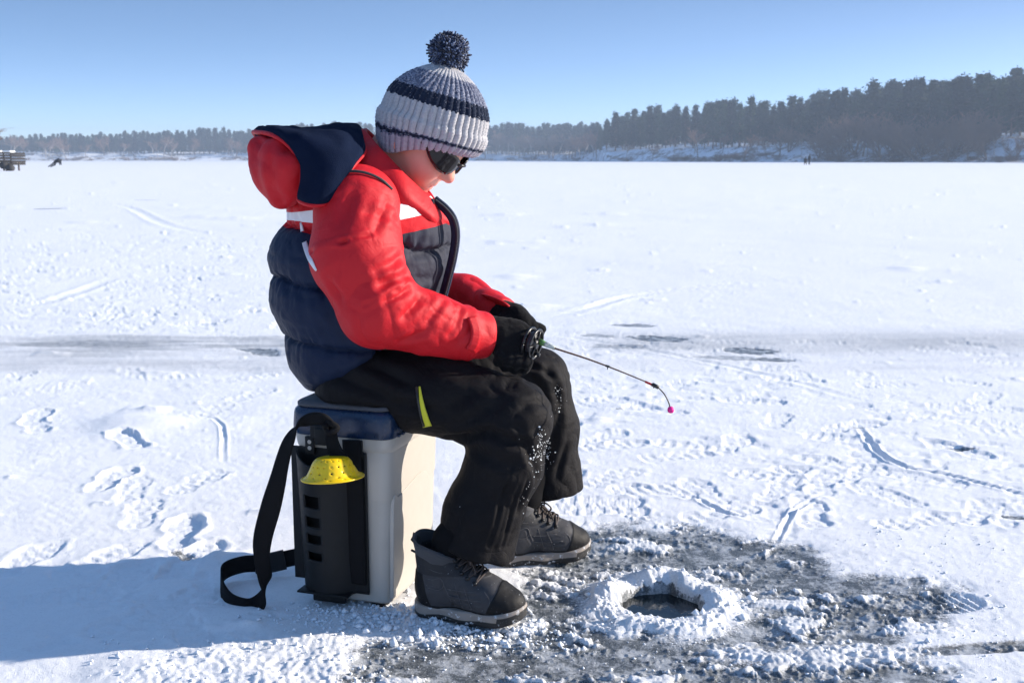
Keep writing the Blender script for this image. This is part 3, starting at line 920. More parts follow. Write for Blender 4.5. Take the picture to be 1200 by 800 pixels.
def build_haze():
    me = bpy.data.meshes.new('haze'); mb = MB(); mb.box((0, 0, 24), (3600, 3600, 52)); 
    o = mb.build('haze', None, None, False)
    m = bpy.data.materials.new('haze'); m.use_nodes = True; t = m.node_tree; t.nodes.remove(t.nodes['Principled BSDF'])
    v = t.nodes.new('ShaderNodeVolumePrincipled'); v.inputs['Color'].default_value = HAZE_COL + (1,); v.inputs['Density'].default_value = HAZE
    v.inputs['Anisotropy'].default_value = 0.0
    t.links.new(v.outputs[0], t.nodes['Material Output'].inputs['Volume']); o.data.materials.append(m)
    tag(o, 'thin bluish winter haze over the frozen lake', 'haze', kind='stuff')
# ================================================================ tackle box, skimmer, rod
BA = -R(17.5)
BW, BD, BH = .200, .262, .345
_c = ground(456, 716)
_rx = np.array([math.cos(BA), math.sin(BA), 0]); _ry = np.array([-math.sin(BA), math.cos(BA), 0])
BOX0 = _c + _rx * (-BW / 2 + .008) + _ry * (BD / 2 - .004)
LIDZ = .408
def bl(p): return BOX0 + _rx * p[0] + _ry * p[1] + np.array([0, 0, 1.0]) * p[2]

def rrect(w, d, r, n=6):
    out = []
    for cx, cy, a0 in ((w / 2 - r, d / 2 - r, 0), (-w / 2 + r, d / 2 - r, 90), (-w / 2 + r, -d / 2 + r, 180), (w / 2 - r, -d / 2 + r, 270)):
        for k in range(n + 1):
            a = R(a0 + 90 * k / n); out.append((cx + r * math.cos(a), cy + r * math.sin(a)))
    return out
def loft(secs, n=6):
    V = []; Fs = []
    for (z, w, d, r) in secs:
        V += [(x, y, z) for x, y in rrect(w, d, r, n)]
    m = 4 * (n + 1)
    for i in range(len(secs) - 1):
        for j in range(m):
            k = (j + 1) % m; Fs.append((i * m + j, i * m + k, (i + 1) * m + k, (i + 1) * m + j))
    Fs.append(tuple(range(m))[::-1]); Fs.append(tuple((len(secs) - 1) * m + j for j in range(m)))
    return V, Fs

def build_box():
    o = empty('tackle_box', tuple(BOX0), BA)
    tag(o, 'grey plastic tackle box with navy lid and black rod pocket, under the boy', 'tackle box')
    pm = plain('grey_plastic', (.43, .40, .355), .45, nscale=25, var=.06, bumpd=.0004)
    navy = plain('navy_plastic', (.007, .022, .058), .28, nscale=20, var=.2)
    blk = plain('black_plastic', (.009, .010, .011), .5, nscale=40, var=.25, Specular_IOR_Level=.22)
    bot = .915
    def sc(z): return bot + (1 - bot) * (z / BH)
    secs = []
    for z, k, r in ((.010, .97, .02), (.014, 1.0, .024), (.10, 1, .026), (.20, 1, .026), (.222, 1, .026), (.2225, 1.012, .026), (.226, 1.016, .026), (.318, 1.014, .026), (.320, 1.03, .028), (.330, 1.045, .028), (.338, 1.05, .028), (.345, 1.05, .028)):
        secs.append((z, BW * sc(z) * k, BD * sc(z) * k, r))
    V, Fs = loft(secs, 8); mb = MB(); mb.add(V, Fs)
    body = mb.build('body', pm, o)
    bv = body.modifiers.new('e', 'EDGE_SPLIT'); bv.split_angle = R(35)
    # raised moulding on the long right side: an arched panel
    pts = []
    x0 = BW / 2 * sc(.18) + .0016
    prof = [(-BD / 2 + .020, .02), (-BD / 2 + .020, .215), (-BD / 2 + .045, .222), (-.03, .232), (.02, .240), (.055, .232), (.075, .205), (.085, .15), (.090, .02)]
    pr = catmull([(0, a, b) for a, b in prof], 6)
    mb = MB(); n = len(pr)
    V = [(BW / 2 * sc(p[2]) + .0030, p[1], p[2]) for p in pr] + [(BW / 2 * sc(p[2]) - .004, p[1] * 1.01, p[2]) for p in pr]
    Fs = [tuple(range(n))] + [(i, i + n, (i + 1) % n + n, (i + 1) % n) for i in range(n)]
    mb.add(V, Fs); pn = mb.build('side_panel', pm, o, False)
    bb = pn.modifiers.new('b', 'BEVEL'); bb.width = .0012; bb.segments = 2
    # feet
    for sx in (-1, 1):
        for sy in (-1, 1):
            mb = MB(); mb.box((sx * .062, sy * .095, .004), (.028, .034, .016), None, .003); mb.build('foot', blk, o)
    # lid
    L = [(.345, 1.06, .028), (.347, 1.075, .029), (.362, 1.08, .029), (.384, 1.068, .029), (.392, 1.05, .028), (.3965, 1.01, .026), (.3975, .96, .024)]
    V, Fs = loft([(z, BW * k, BD * k, r) for z, k, r in L], 8); mb = MB(); mb.add(V, Fs)
    lid = mb.build('lid', navy, o)
    mb = MB(); V, Fs = loft([(.3970, BW * .97, BD * .97, .024), (.399, BW * 1.02, BD * 1.0, .026), (.4045, BW * 1.02, BD * 1.0, .026), (.4075, BW * .98, BD * .96, .022), (.4085, BW * .7, BD * .7, .02)], 8); mb.add(V, Fs)
    pad = mb.build('seat_pad', fabric('grey_foam', (.075, .078, .09), .95, 400, .2), lid)
    for k in range(-5, 6):
        mb = MB(); mb.box((BW / 2 * 1.075, k * .020, .3475), (.007, .010, .006), None, .0015); mb.build('lid_catch', navy, lid)
    mb = MB(); mb.box((-.035, -BD / 2 * 1.075, .353), (.05, .008, .028), None, .003); mb.box((-.035, -BD / 2 * 1.10, .345), (.028, .008, .034), None, .003); mb.build('latch', blk, lid)
    # rod pocket: a bulging black panel with four windows
    us = sorted(set(np.round(np.concatenate([np.linspace(-.094, .056, 31), [-.069, -.034]]), 5)))
    slots = [(.219, .0125), (.178, .0105), (.143, .0095), (.108, .0085)]
    zs = sorted(set(np.round(np.concatenate([np.linspace(.030, .318, 49)] + [[c - h_, c + h_] for c, h_ in slots]), 5)))
    def yb(u, z):
        t = np.clip((u + .094) / .118, 0, 1)
        b = .034 * math.sin(PI * t) ** .7 if t < 1 else 0
        return -(BD / 2 * sc(z) * 1.012 + .006 + b * (.85 + .15 * z / .3))
    V = []; idx = {}
    for i, u in enumerate(us):
        for j, z in enumerate(zs):
            dip = .026 * math.sin(PI * np.clip((u + .094) / .105, 0, 1)) ** .8 if u < .012 else 0
            zz = .030 + (z - .030) * ((.318 - dip - .030) / .288) if z > .25 else z
            if z > .25: zz = .25 + (z - .25) * ((.068 - dip) / .068)
            idx[i, j] = len(V); V.append((u * sc(z) * 1.0, yb(u, z), zz))
    Fs = []
    for i in range(len(us) - 1):
        for j in range(len(zs) - 1):
            uc = (us[i] + us[i + 1]) / 2; zc = (zs[j] + zs[j + 1]) / 2
            if -.069 < uc < -.034 and any(abs(zc - c) < h_ for c, h_ in slots): continue
            Fs.append((idx[i, j], idx[i, j + 1], idx[i + 1, j + 1], idx[i + 1, j]))
    me = mesh_from('rod_pocket', V, Fs); pk = add_obj('rod_pocket', me, o, blk)
    s = pk.modifiers.new('t', 'SOLIDIFY'); s.thickness = .0028; s.offset = 0
    # two hanging tabs and the floor of the pocket
    for u in (-.062, .040):
        mb = MB(); mb.box((u, -BD / 2 * 1.045 - .004, .325), (.020, .004, .036), None, .0018); t_ = mb.build('hanging_tab', blk, pk)
        for dz in (.332, .320):
            mb = MB(); a = [(u + .0042 * math.cos(q), -BD / 2 * 1.045 - .0062, dz + .0042 * math.sin(q)) for q in np.arange(13) / 12 * 2 * PI]
            mb.add([(u, -BD / 2 * 1.045 - .0064, dz)] + a[:-1], [(0, i + 1, (i + 1) % 12 + 1) for i in range(12)]); mb.build('rivet', pm, t_)
    mb = MB(); mb.box((-.035, -BD / 2 * .95 - .020, .032), (.11, .032, .004), None, .001); mb.box((-.03, -BD / 2 * .95 - .012, .020), (.07, .012, .022), None, .003); mb.build('pocket_floor', blk, pk)
    mb = MB(); mb.box((-.030, -BD / 2 * .99 - .003, .185), (.155, .003, .27), None, .001); mb.build('pocket_back', blk, pk)
    # webbing band down the right of the pocket
    P = [(.030, -.150, .345), (.032, -.150, .31), (.033, -.146, .26), (.033, -.143, .18), (.032, -.140, .10), (.030, -.136, .052)]
    Vt, Ft = ribbon(P, [(1, 0, 0)] * 6, .036, .003, 8); mb = MB(); mb.add(Vt, Ft)
    web = fabric('black_webbing', (.008, .008, .009), .85, 900, .2, .001, 0, .12)
    mb.build('pocket_band', web, o)
    # shoulder strap: from the lid down to a loop on the snow and back
    Rz = np.array([[math.cos(BA), -math.sin(BA), 0], [math.sin(BA), math.cos(BA), 0], [0, 0, 1]])
    loc = lambda p: (np.asarray(p) - BOX0) @ Rz
    pts = [(388, 498, 2.00), (378, 491, 1.995), (364, 491, 2.0), (349, 500, 2.0), (338, 518, 2.0), (331, 540, 2.0), (325, 565, 2.0), (317, 595, 2.01), (308, 630, 2.03), (307, 655, 2.04), (311, 680, 2.05), (308, 700, 2.06), (298, 710, 2.07), (285, 711, 2.07), (269, 704, 2.09), (260, 688, 2.13), (262, 670, 2.19), (284, 661, 2.22), (312, 659, 2.24), (352, 651, 2.25)]
    wd = [(.2, 0, 1), (.2, 0, 1), (.1, -.2, 1), (.5, -.5, .6), (.8, -.4, .3), (.9, -.4, .2), (.95, -.3, .1), (1, -.1, 0), (1, 0, .2), (.8, .3, .3), (.3, .2, .8), (0, .3, 1), (0, .2, 1), (0, .2, 1), (.1, .1, 1), (.1, 0, 1), (0, 0, 1), (0, 0, 1), (0, 0, 1), (0, 0, 1)]
    P = [loc(at(*p)) for p in pts]; Wd = [np.asarray(w) @ Rz for w in wd]
    wid = [.018, .022, .024, .024, .026, .030, .034, .038, .036, .030, .030, .034, .036, .036, .036, .036, .036, .036, .036, .036]
    Vt, Ft = ribbon(P, Wd, wid, .003, 8); mb = MB(); mb.add(Vt, Ft); st = mb.build('shoulder_strap', web, o)
    Vt, Ft = ribbon([loc(at(*p)) + np.array([0, 0, .0]) for p in [(300, 660, 2.225), (316, 659, 2.235), (334, 655, 2.243)]], [(0, 0, 1)] * 3, .042, .008, 6); mb = MB(); mb.add(Vt, Ft); mb.build('strap_pad', fabric('strap_pad', (.016, .016, .018), .9), st)
    # knot where the strap is tied to the lid
    k0 = loc(at(388, 500, 1.995)); mb = MB()
    mb.tube(catmull([k0 + [-.012, 0, .006], k0 + [.004, -.010, .010], k0 + [.014, -.004, 0], k0 + [.002, -.012, -.008], k0 + [-.010, -.004, -.002], k0 + [-.004, -.014, .006]], 6), .006, 8, flat=.6)
    mb.build('knot', web, st)
    Vt, Ft = ribbon([k0, k0 + [.004, -.004, -.03], k0 + [.018, -.004, -.06], k0 + [.034, .0, -.078]], [(1, 0, .1)] * 4, [.02, .026, .032, .034], .003, 8); mb = MB(); mb.add(Vt, Ft); mb.build('strap_tail', web, st)

def build_skimmer():
    """yellow perforated scoop, bowl down, caught in the mouth of the rod pocket"""
    c = at(390, 559, 1.975)
    o = empty('ice_skimmer', tuple(c)); o.rotation_euler = (R(-6), R(-1), R(20))
    tag(o, 'yellow perforated plastic ice skimmer sticking out of the black rod pocket', 'skimmer')
    yel = plain('yellow_plastic', (.86, .57, .006), .38, nscale=40, var=.06)
    prof = [(.0, .0375), (.012, .0380), (.024, .0375), (.030, .0350), (.036, .028), (.041, .018), (.047, .0075), (.0510, .0035), (.0555, .0008), (.0568, .000)]
    prof = catmull([(a, 0, b) for a, b in prof], 4); na = 72; V = []; Fs = []
    for p in prof:
        for i in range(na): a = i / na * 2 * PI; V.append((p[0] * math.cos(a), p[0] * math.sin(a), p[2]))
    for j in range(len(prof) - 1):
        for i in range(na):
            ring = {9: 6, 12: 4, 17: 4, 21: 6, 24: 6, 28: 6, 5: 9}.get(j)
            if ring and (i + j) % ring == 0: continue
            Fs.append((j * na + i, (j + 1) * na + i, (j + 1) * na + (i + 1) % na, j * na + (i + 1) % na))
    me = mesh_from('bowl', V, Fs); b = add_obj('bowl', me, o, yel); s = b.modifiers.new('t', 'SOLIDIFY'); s.thickness = .002
    mb = MB(); mb.tube([(.0568 * math.cos(a), .0568 * math.sin(a), 0) for a in np.linspace(0, 2 * PI, 60)], .0016, 6); mb.build('rim', yel, o)

def build_rod():
    o = empty('fishing_rod', tuple(ROD_A)); tag(o, 'short fishing rod with black reel and pink bead on its bent tip, in the gloves', 'fishing rod')
    L = lambda p: np.asarray(p, float) - ROD_A
    ax = ROD_AX
    blk = plain('reel_black', (.012, .012, .013), .3); cork = plain('dark_foam', (.02, .02, .022), .8)
    mb = MB(); mb.tube([L(ROD_A + ax * t) for t in (-.015, .0, .04, .078)], [.009, .0105, .0105, .009], 12); mb.build('grip', cork, o)
    rc = at(624, 402, 2.10); rax = unit([.86, -.42, -.22])
    T1 = unit(np.cross(rax, [0, 0, 1])); T2 = np.cross(rax, T1)
    def ringp(r, off, n=40): return [L(rc + rax * off + (T1 * math.cos(a) + T2 * math.sin(a)) * r) for a in np.linspace(0, 2 * PI, n)]
    mb = MB()
    for off in (-.007, .007): mb.tube(ringp(.0285, off), .0026, 8)
    for off in (-.007, .007):
        for k in range(6):
            a = k * PI / 3 + off * 20; d = T1 * math.cos(a) + T2 * math.sin(a); mb.tube([L(rc + rax * off + d * .008), L(rc + rax * off + d * .028)], .0020, 6)
    mb.tube([L(rc - rax * .010), L(rc + rax * .010)], .009, 14)
    reel = mb.build('reel', blk, o)
    mb = MB(); mb.tube([L(rc - rax * .005), L(rc + rax * .005)], .022, 28); mb.build('line_spool', plain('spool', (.03, .03, .034), .35), reel)
    mb = MB(); mb.tube([L(rc + rax * .009 + T2 * .018), L(rc + rax * .020 + T2 * .018)], .0035, 8); mb.build('reel_knob', blk, reel)
    s0 = at(632, 400, 2.11); s1 = at(650, 408, 2.09)
    mb = MB(); mb.tube([L(s0), L(s0 * .6 + s1 * .4)], [.0065, .005], 10); mb.build('green_ferrule', plain('green_plastic', (.10, .22, .06), .35), o)
    n = NT('clear_plastic'); n.set((.75, .78, .72), .15, None, Transmission_Weight=.5)
    mb = MB(); mb.tube([L(s0 * .6 + s1 * .4), L(s1)], [.0052, .004], 10); mb.build('clear_sleeve', n.m, o)
    B = [s1, at(690, 421, 2.08), at(727, 435, 2.06), at(766, 451, 2.04)]
    mb = MB(); mb.tube([L(p) for p in catmull(B, 6)], np.linspace(.0019, .0011, 19), 8); mb.build('blank', plain('rod_blank', (.13, .055, .03), .35), o)
    for k, (x, y, Y) in enumerate(((712, 429, 2.066), (766, 451, 2.04))):
        mb = MB(); c = L(at(x, y, Y)); a_ = [c + np.array([0, math.cos(t) * .003, math.sin(t) * .003 - .003]) for t in np.linspace(0, 2 * PI, 16)]
        mb.tube(a_, .0007, 6); mb.tube([c - ax * .004, c + ax * .004], .0022, 8); mb.build('line_guide', blk, o)
    mb = MB(); mb.tube([L(at(756, 447, 2.045)), L(at(766, 451.5, 2.04))], .0022, 8); mb.build('red_whipping', plain('red_whipping', (.5, .02, .02), .5), o)
    mb = MB(); mb.tube([L(at(764, 450, 2.04)), L(at(772, 454, 2.037))], .0038, 10); mb.build('tip_clamp', blk, o)
    Nd = [at(771, 453.5, 2.037), at(778, 461, 2.034), at(783, 470, 2.03), at(785.5, 478, 2.03)]
    mb = MB(); mb.tube([L(p) for p in catmull(Nd, 6)], .0012, 6); mb.build('bite_spring', plain('spring', (.05, .03, .02), .4), o)
    V, Fs = rbox_verts((.0062, .0062, .0066), .0060, 4); mb = MB(); mb.add(V + L(at(786, 480, 2.03)), Fs)
    mb.build('pink_bead', plain('pink_bead', (.85, .015, .28), .4, var=.03), o)

# ================================================================ far things on the ice
def build_stage():
    """wooden landing stage at the left edge"""
    Y = 86.0
    def X(px): return (px - CX) / F / CP * Y
    def Z(py): return H + (EYE - py) / F * Y / CP
    x0, x1 = X(-95), X(28.5); o = empty('landing_stage', ((x0 + x1) / 2, Y, 0)); tag(o, 'dark wooden landing stage with snow on its railing at the left edge', 'landing stage')
    wood = plain('weathered_wood', (.022, .019, .019), .85, nscale=3, var=.35); snow = plain('rail_snow', (.84, .87, .9), .8)
    cx = (x0 + x1) / 2; zd = Z(192.0); zt = Z(179.0); w = x1 - x0
    post_wood = plain('pile_wood', (.09, .062, .046), .85, nscale=3, var=.3)
    mb = MB(); mb.box((0, 1.2, zd), (w, 2.6, .16)); mb.build('deck', wood, o)
    mb = MB(); mb.box((0, 1.2, zd + .11), (w * .99, 2.5, .06)); mb.build('deck_snow', snow, o)
    for px in (-90, -66, -43, -19, 4, 21.5):
        for yy in (.1, 2.3):
            mb = MB(); mb.tube([(X(px) - cx, yy, -.2), (X(px) - cx, yy, zd)], .07, 8); mb.build('pile', post_wood, o)
    for px in (-90, -55, -24, 7, 20.5, 28.5):
        mb = MB(); mb.box((X(px) - cx, -.05, (zd + zt) / 2), (.09, .09, zt - zd)); mb.build('railing_post', wood, o)
    for k, t in enumerate((.25, .5, .74, .97)):
        mb = MB(); mb.box((0, -.12, zd + (zt - zd) * t), (w, .05, .15)); mb.build('railing_board', wood, o)
    mb = MB(); mb.box((-.3, -.16, zt + .07), (w - .6, .34, .13), None, .04); mb.box((w / 2 - .25, .3, zt + .06), (.55, .9, .13), None, .04); mb.build('railing_snow', snow, o)
    for t in (.2, .45, .7, .9):
        mb = MB(); mb.box((w / 2, 1.2, zd + (zt - zd) * t), (.05, 2.5, .15)); mb.build('railing_board', wood, o)
    mb = MB(); mb.tube([(w / 2 - .5, -.4, zd - .1), (w / 2 - .5, .1, zd - .1)], .28, 14); mb.tube([(w / 2 - .05, -.4, zd - .30), (w / 2 - .05, .1, zd - .3)], .26, 14); mb.build('rubber_fender', plain('rubber', (.03, .03, .032), .8), o)

def far_figure(c, pose, label, coat):
    """a person a few pixels tall"""
    P = {k: np.asarray(v, float) for k, v in pose.items()}
    s = union([cap(P['hip'], P['chest'], .17, .19), cap(P['chest'], P['neck'], .16, .07), cap(P['neck'], P['head'], .06, .07), ell(P['head'], (.10, .09, .125)),
               cap(P['sh1'], P['el1'], .07, .055), cap(P['el1'], P['ha1'], .055, .04), cap(P['sh2'], P['el2'], .07, .055), cap(P['el2'], P['ha2'], .055, .04),
               cap(P['h1'], P['k1'], .11, .085), cap(P['k1'], P['f1'], .08, .06), cap(P['f1'], P['t1'], .06, .05), cap(P['h2'], P['k2'], .11, .085), cap(P['k2'], P['f2'], .08, .06), cap(P['f2'], P['t2'], .06, .05)], .05)
    V, Fs = isosurf(s, .03, .05)
    o = add_obj('person', mesh_from('person', V, Fs), None, plain('dark_clothes', (.018, .020, .026), .9)); o.location = c
    tag(o, label, 'person')
    s2 = union([cap(P['hip'], P['chest'], .20, .215), cap(P['chest'], P['neck'], .18, .10), cap(P['sh1'], P['el1'], .085, .07), cap(P['sh2'], P['el2'], .085, .07), cap(P['el1'], P['ha1'], .068, .05), cap(P['el2'], P['ha2'], .068, .05)], .05)
    V, Fs = isosurf(s2, .03, .05); add_obj('coat', mesh_from('coat', V, Fs), o, plain('coat', tuple(.5 * q for q in coat), .95))
    V, Fs = isosurf(ell(P['head'] + [-.01, 0, .05], (.12, .11, .10)), .03, .05); add_obj('hat', mesh_from('hat', V, Fs), o, plain('far_hat', (.02, .02, .03), .9))
    return o

def build_far_people():
    sit = dict(hip=(0, 0, .48), chest=(.14, 0, .86), neck=(.22, 0, 1.06), head=(.30, 0, 1.20), sh1=(.16, -.19, .98), el1=(.30, -.24, .74), ha1=(.50, -.14, .62), sh2=(.16, .19, .98), el2=(.30, .24, .74), ha2=(.50, .14, .62),
               h1=(.02, -.11, .46), k1=(.44, -.16, .50), f1=(.40, -.16, .10), t1=(.60, -.18, .06), h2=(.02, .11, .46), k2=(.44, .16, .50), f2=(.38, .16, .10), t2=(.58, .18, .06))
    g = ground(66, 196.3)
    # bending low over the ice, legs stretched out behind
    lean = dict(hip=(-.05, 0, .62), chest=(.32, 0, .80), neck=(.46, 0, .82), head=(.58, 0, .76), sh1=(.36, -.2, .80), el1=(.46, -.22, .52), ha1=(.50, -.18, .28), sh2=(.36, .2, .80), el2=(.46, .22, .52), ha2=(.52, .18, .28),
                h1=(-.08, -.11, .6), k1=(-.36, -.13, .36), f1=(-.74, -.14, .14), t1=(-.86, -.14, .05), h2=(-.08, .11, .6), k2=(-.2, .14, .28), f2=(-.60, .14, .10), t2=(-.70, .14, .04))
    k = 1.0
    far_figure(tuple(ground(66, 196.0)), lean, 'tiny dark figure bending over the far ice near the landing stage', (.02, .02, .03))
    g2 = ground(946, 191.6)
    stand = dict(hip=(0, 0, .92), chest=(.05, 0, 1.25), neck=(.08, 0, 1.46), head=(.11, 0, 1.62), sh1=(.06, -.2, 1.38), el1=(.10, -.25, 1.12), ha1=(.26, -.2, .98), sh2=(.06, .2, 1.38), el2=(.1, .25, 1.12), ha2=(.26, .18, .98),
                 h1=(0, -.1, .9), k1=(.05, -.12, .5), f1=(0, -.12, .1), t1=(.2, -.13, .05), h2=(0, .1, .9), k2=(.06, .12, .5), f2=(.0, .12, .1), t2=(.2, .13, .05))
    o = far_figure(tuple(ground(948, 193.0)), stand, 'tiny standing fisherman in dark clothes on the ice before the right bank', (.015, .018, .022)); o.scale = (1.05,) * 3
    sit2 = far_figure(tuple(ground(943.5, 193.2)), sit, 'tiny crouched fisherman beside the standing one before the right bank', (.02, .025, .03)); sit2.rotation_euler = (0, 0, R(70))

# ================================================================ the boy
PXM = 580.0   # px per metre at the torso
def unit(v): v = np.asarray(v, float); return v / np.linalg.norm(v)
yaw, pit = R(16), R(43)
fwd = np.array([math.cos(yaw) * math.cos(pit), -math.sin(yaw) * math.cos(pit), -math.sin(pit)])
left = np.array([math.sin(yaw), math.cos(yaw), 0.0])
upv = np.cross(fwd, left)
HM = np.stack([fwd, left, upv], 1)
HC = at(496, 161, 2.225)
def hw(p): return HC + HM @ np.asarray(p, float)
def hell(c, r): return ell(hw(c), r, HM)
def hcap(a, b, ra, rb=None): return cap(hw(a), hw(b), ra, rb)
def px_r(px, Y): return px / F * Y
def roty(a):
    c, s = math.cos(a), math.sin(a); return np.array([[c, 0, s], [0, 1, 0], [-s, 0, c]])

NECK = at(458, 222, 2.235)
TORSO = [at(415, 425, 2.24), at(405, 365, 2.24), at(418, 300, 2.24), at(440, 248, 2.24)]
# arms: near (right) and far (left)
ARM_R = [at(418, 243, 2.09), at(418, 302, 2.05), at(443, 360, 2.04), at(500, 379, 2.07), at(548, 391, 2.10), at(572, 393, 2.12)]
ARM_L = [at(450, 240, 2.40), at(470, 300, 2.46), at(500, 345, 2.46), at(545, 352, 2.40), at(578, 368, 2.32), at(590, 374, 2.29)]
LEG_R = [at(425, 455, 2.15), at(520, 462, 2.11), at(600, 491, 2.065), at(590, 545, 2.06), at(566, 600, 2.06), at(556, 650, 2.06)]
LEG_L = [at(450, 440, 2.33), at(560, 440, 2.385), at(628, 448, 2.41), at(640, 500, 2.41), at(644, 560, 2.41), at(644, 578, 2.41)]

def finger(root, d0, curl_axis, lens, bends, r0):
    """bent chain of capsules"""
    p = np.array(root, float); d = unit(d0); out = []; r = r0
    for L, b in zip(lens, bends):
        if b: d = np.array(Matrix.Rotation(R(b), 3, Vector(curl_axis)) @ Vector(d))
        q = p + d * L; out.append(cap(p, q, r, r * .93)); p = q; r *= .93
    return out

def hand_prims(wrist, axis, back, k=1.0, r=.0098, mirror=1):
    """a fist closed round a rod that runs along axis; back = outward side of the hand"""
    ax = unit(axis); bk = unit(np.asarray(back, float) - ax * np.dot(back, ax)); dn = np.cross(ax, bk) * mirror
    # ax: along the rod (towards the index finger), bk: out of the back of the hand, dn: the way the knuckles point
    c = np.asarray(wrist, float) + ax * .048 * k
    pr = [ell(c + bk * .012, np.array([.040, .020, .032]) * k, np.stack([ax, bk, dn], 1)), cap(np.asarray(wrist, float), c, .026 * k, .027 * k)]
    fing = []
    for i, (off, L) in enumerate(((.030, .92), (.012, 1.0), (-.006, .95), (-.022, .78))):
        root = c + ax * off * k + bk * .016 * k + dn * .026 * k
        fing.append(finger(root, dn + bk * .25, ax * mirror, [.030 * L * k, .020 * L * k, .016 * L * k], [0, 82, 75], (r if i < 3 else r * .9) * k))
    th = finger(c + ax * -.005 * k + dn * -.018 * k - bk * .004 * k, ax * .9 - bk * .55 - dn * .05, dn, [.026 * k, .022 * k, .017 * k], [0, -12 * mirror, -16 * mirror], r * 1.1 * k)
    return pr, fing, th, c, ax, bk, dn

ROD_A, ROD_B = at(588, 393, 2.145), at(765, 450, 2.04)
ROD_AX = unit(ROD_B - ROD_A)
HAND_R = (at(573, 391, 2.120), unit(at(640, 403, 2.13) - at(573, 391, 2.12)), np.array([.05, -.9, .45]))
HAND_L = (at(583, 371, 2.30), unit(at(630, 384, 2.20) - at(583, 371, 2.30)), np.array([.1, .75, .65]))

def m_skin():
    n = NT('skin'); v = n.noise(30, 4, .6)
    fa = n.attr('blush')
    c = n.mix(v, (.62, .29, .215), (.70, .36, .27)); c = n.mix(n.math('MULTIPLY', fa, .55), c, (.66, .10, .09))
    return n.set(c, .48, n.bump(n.noise(500, 2), .25, .0003), Subsurface_Weight=.25, Subsurface_Radius=(.012, .005, .003), Subsurface_Scale=.6)

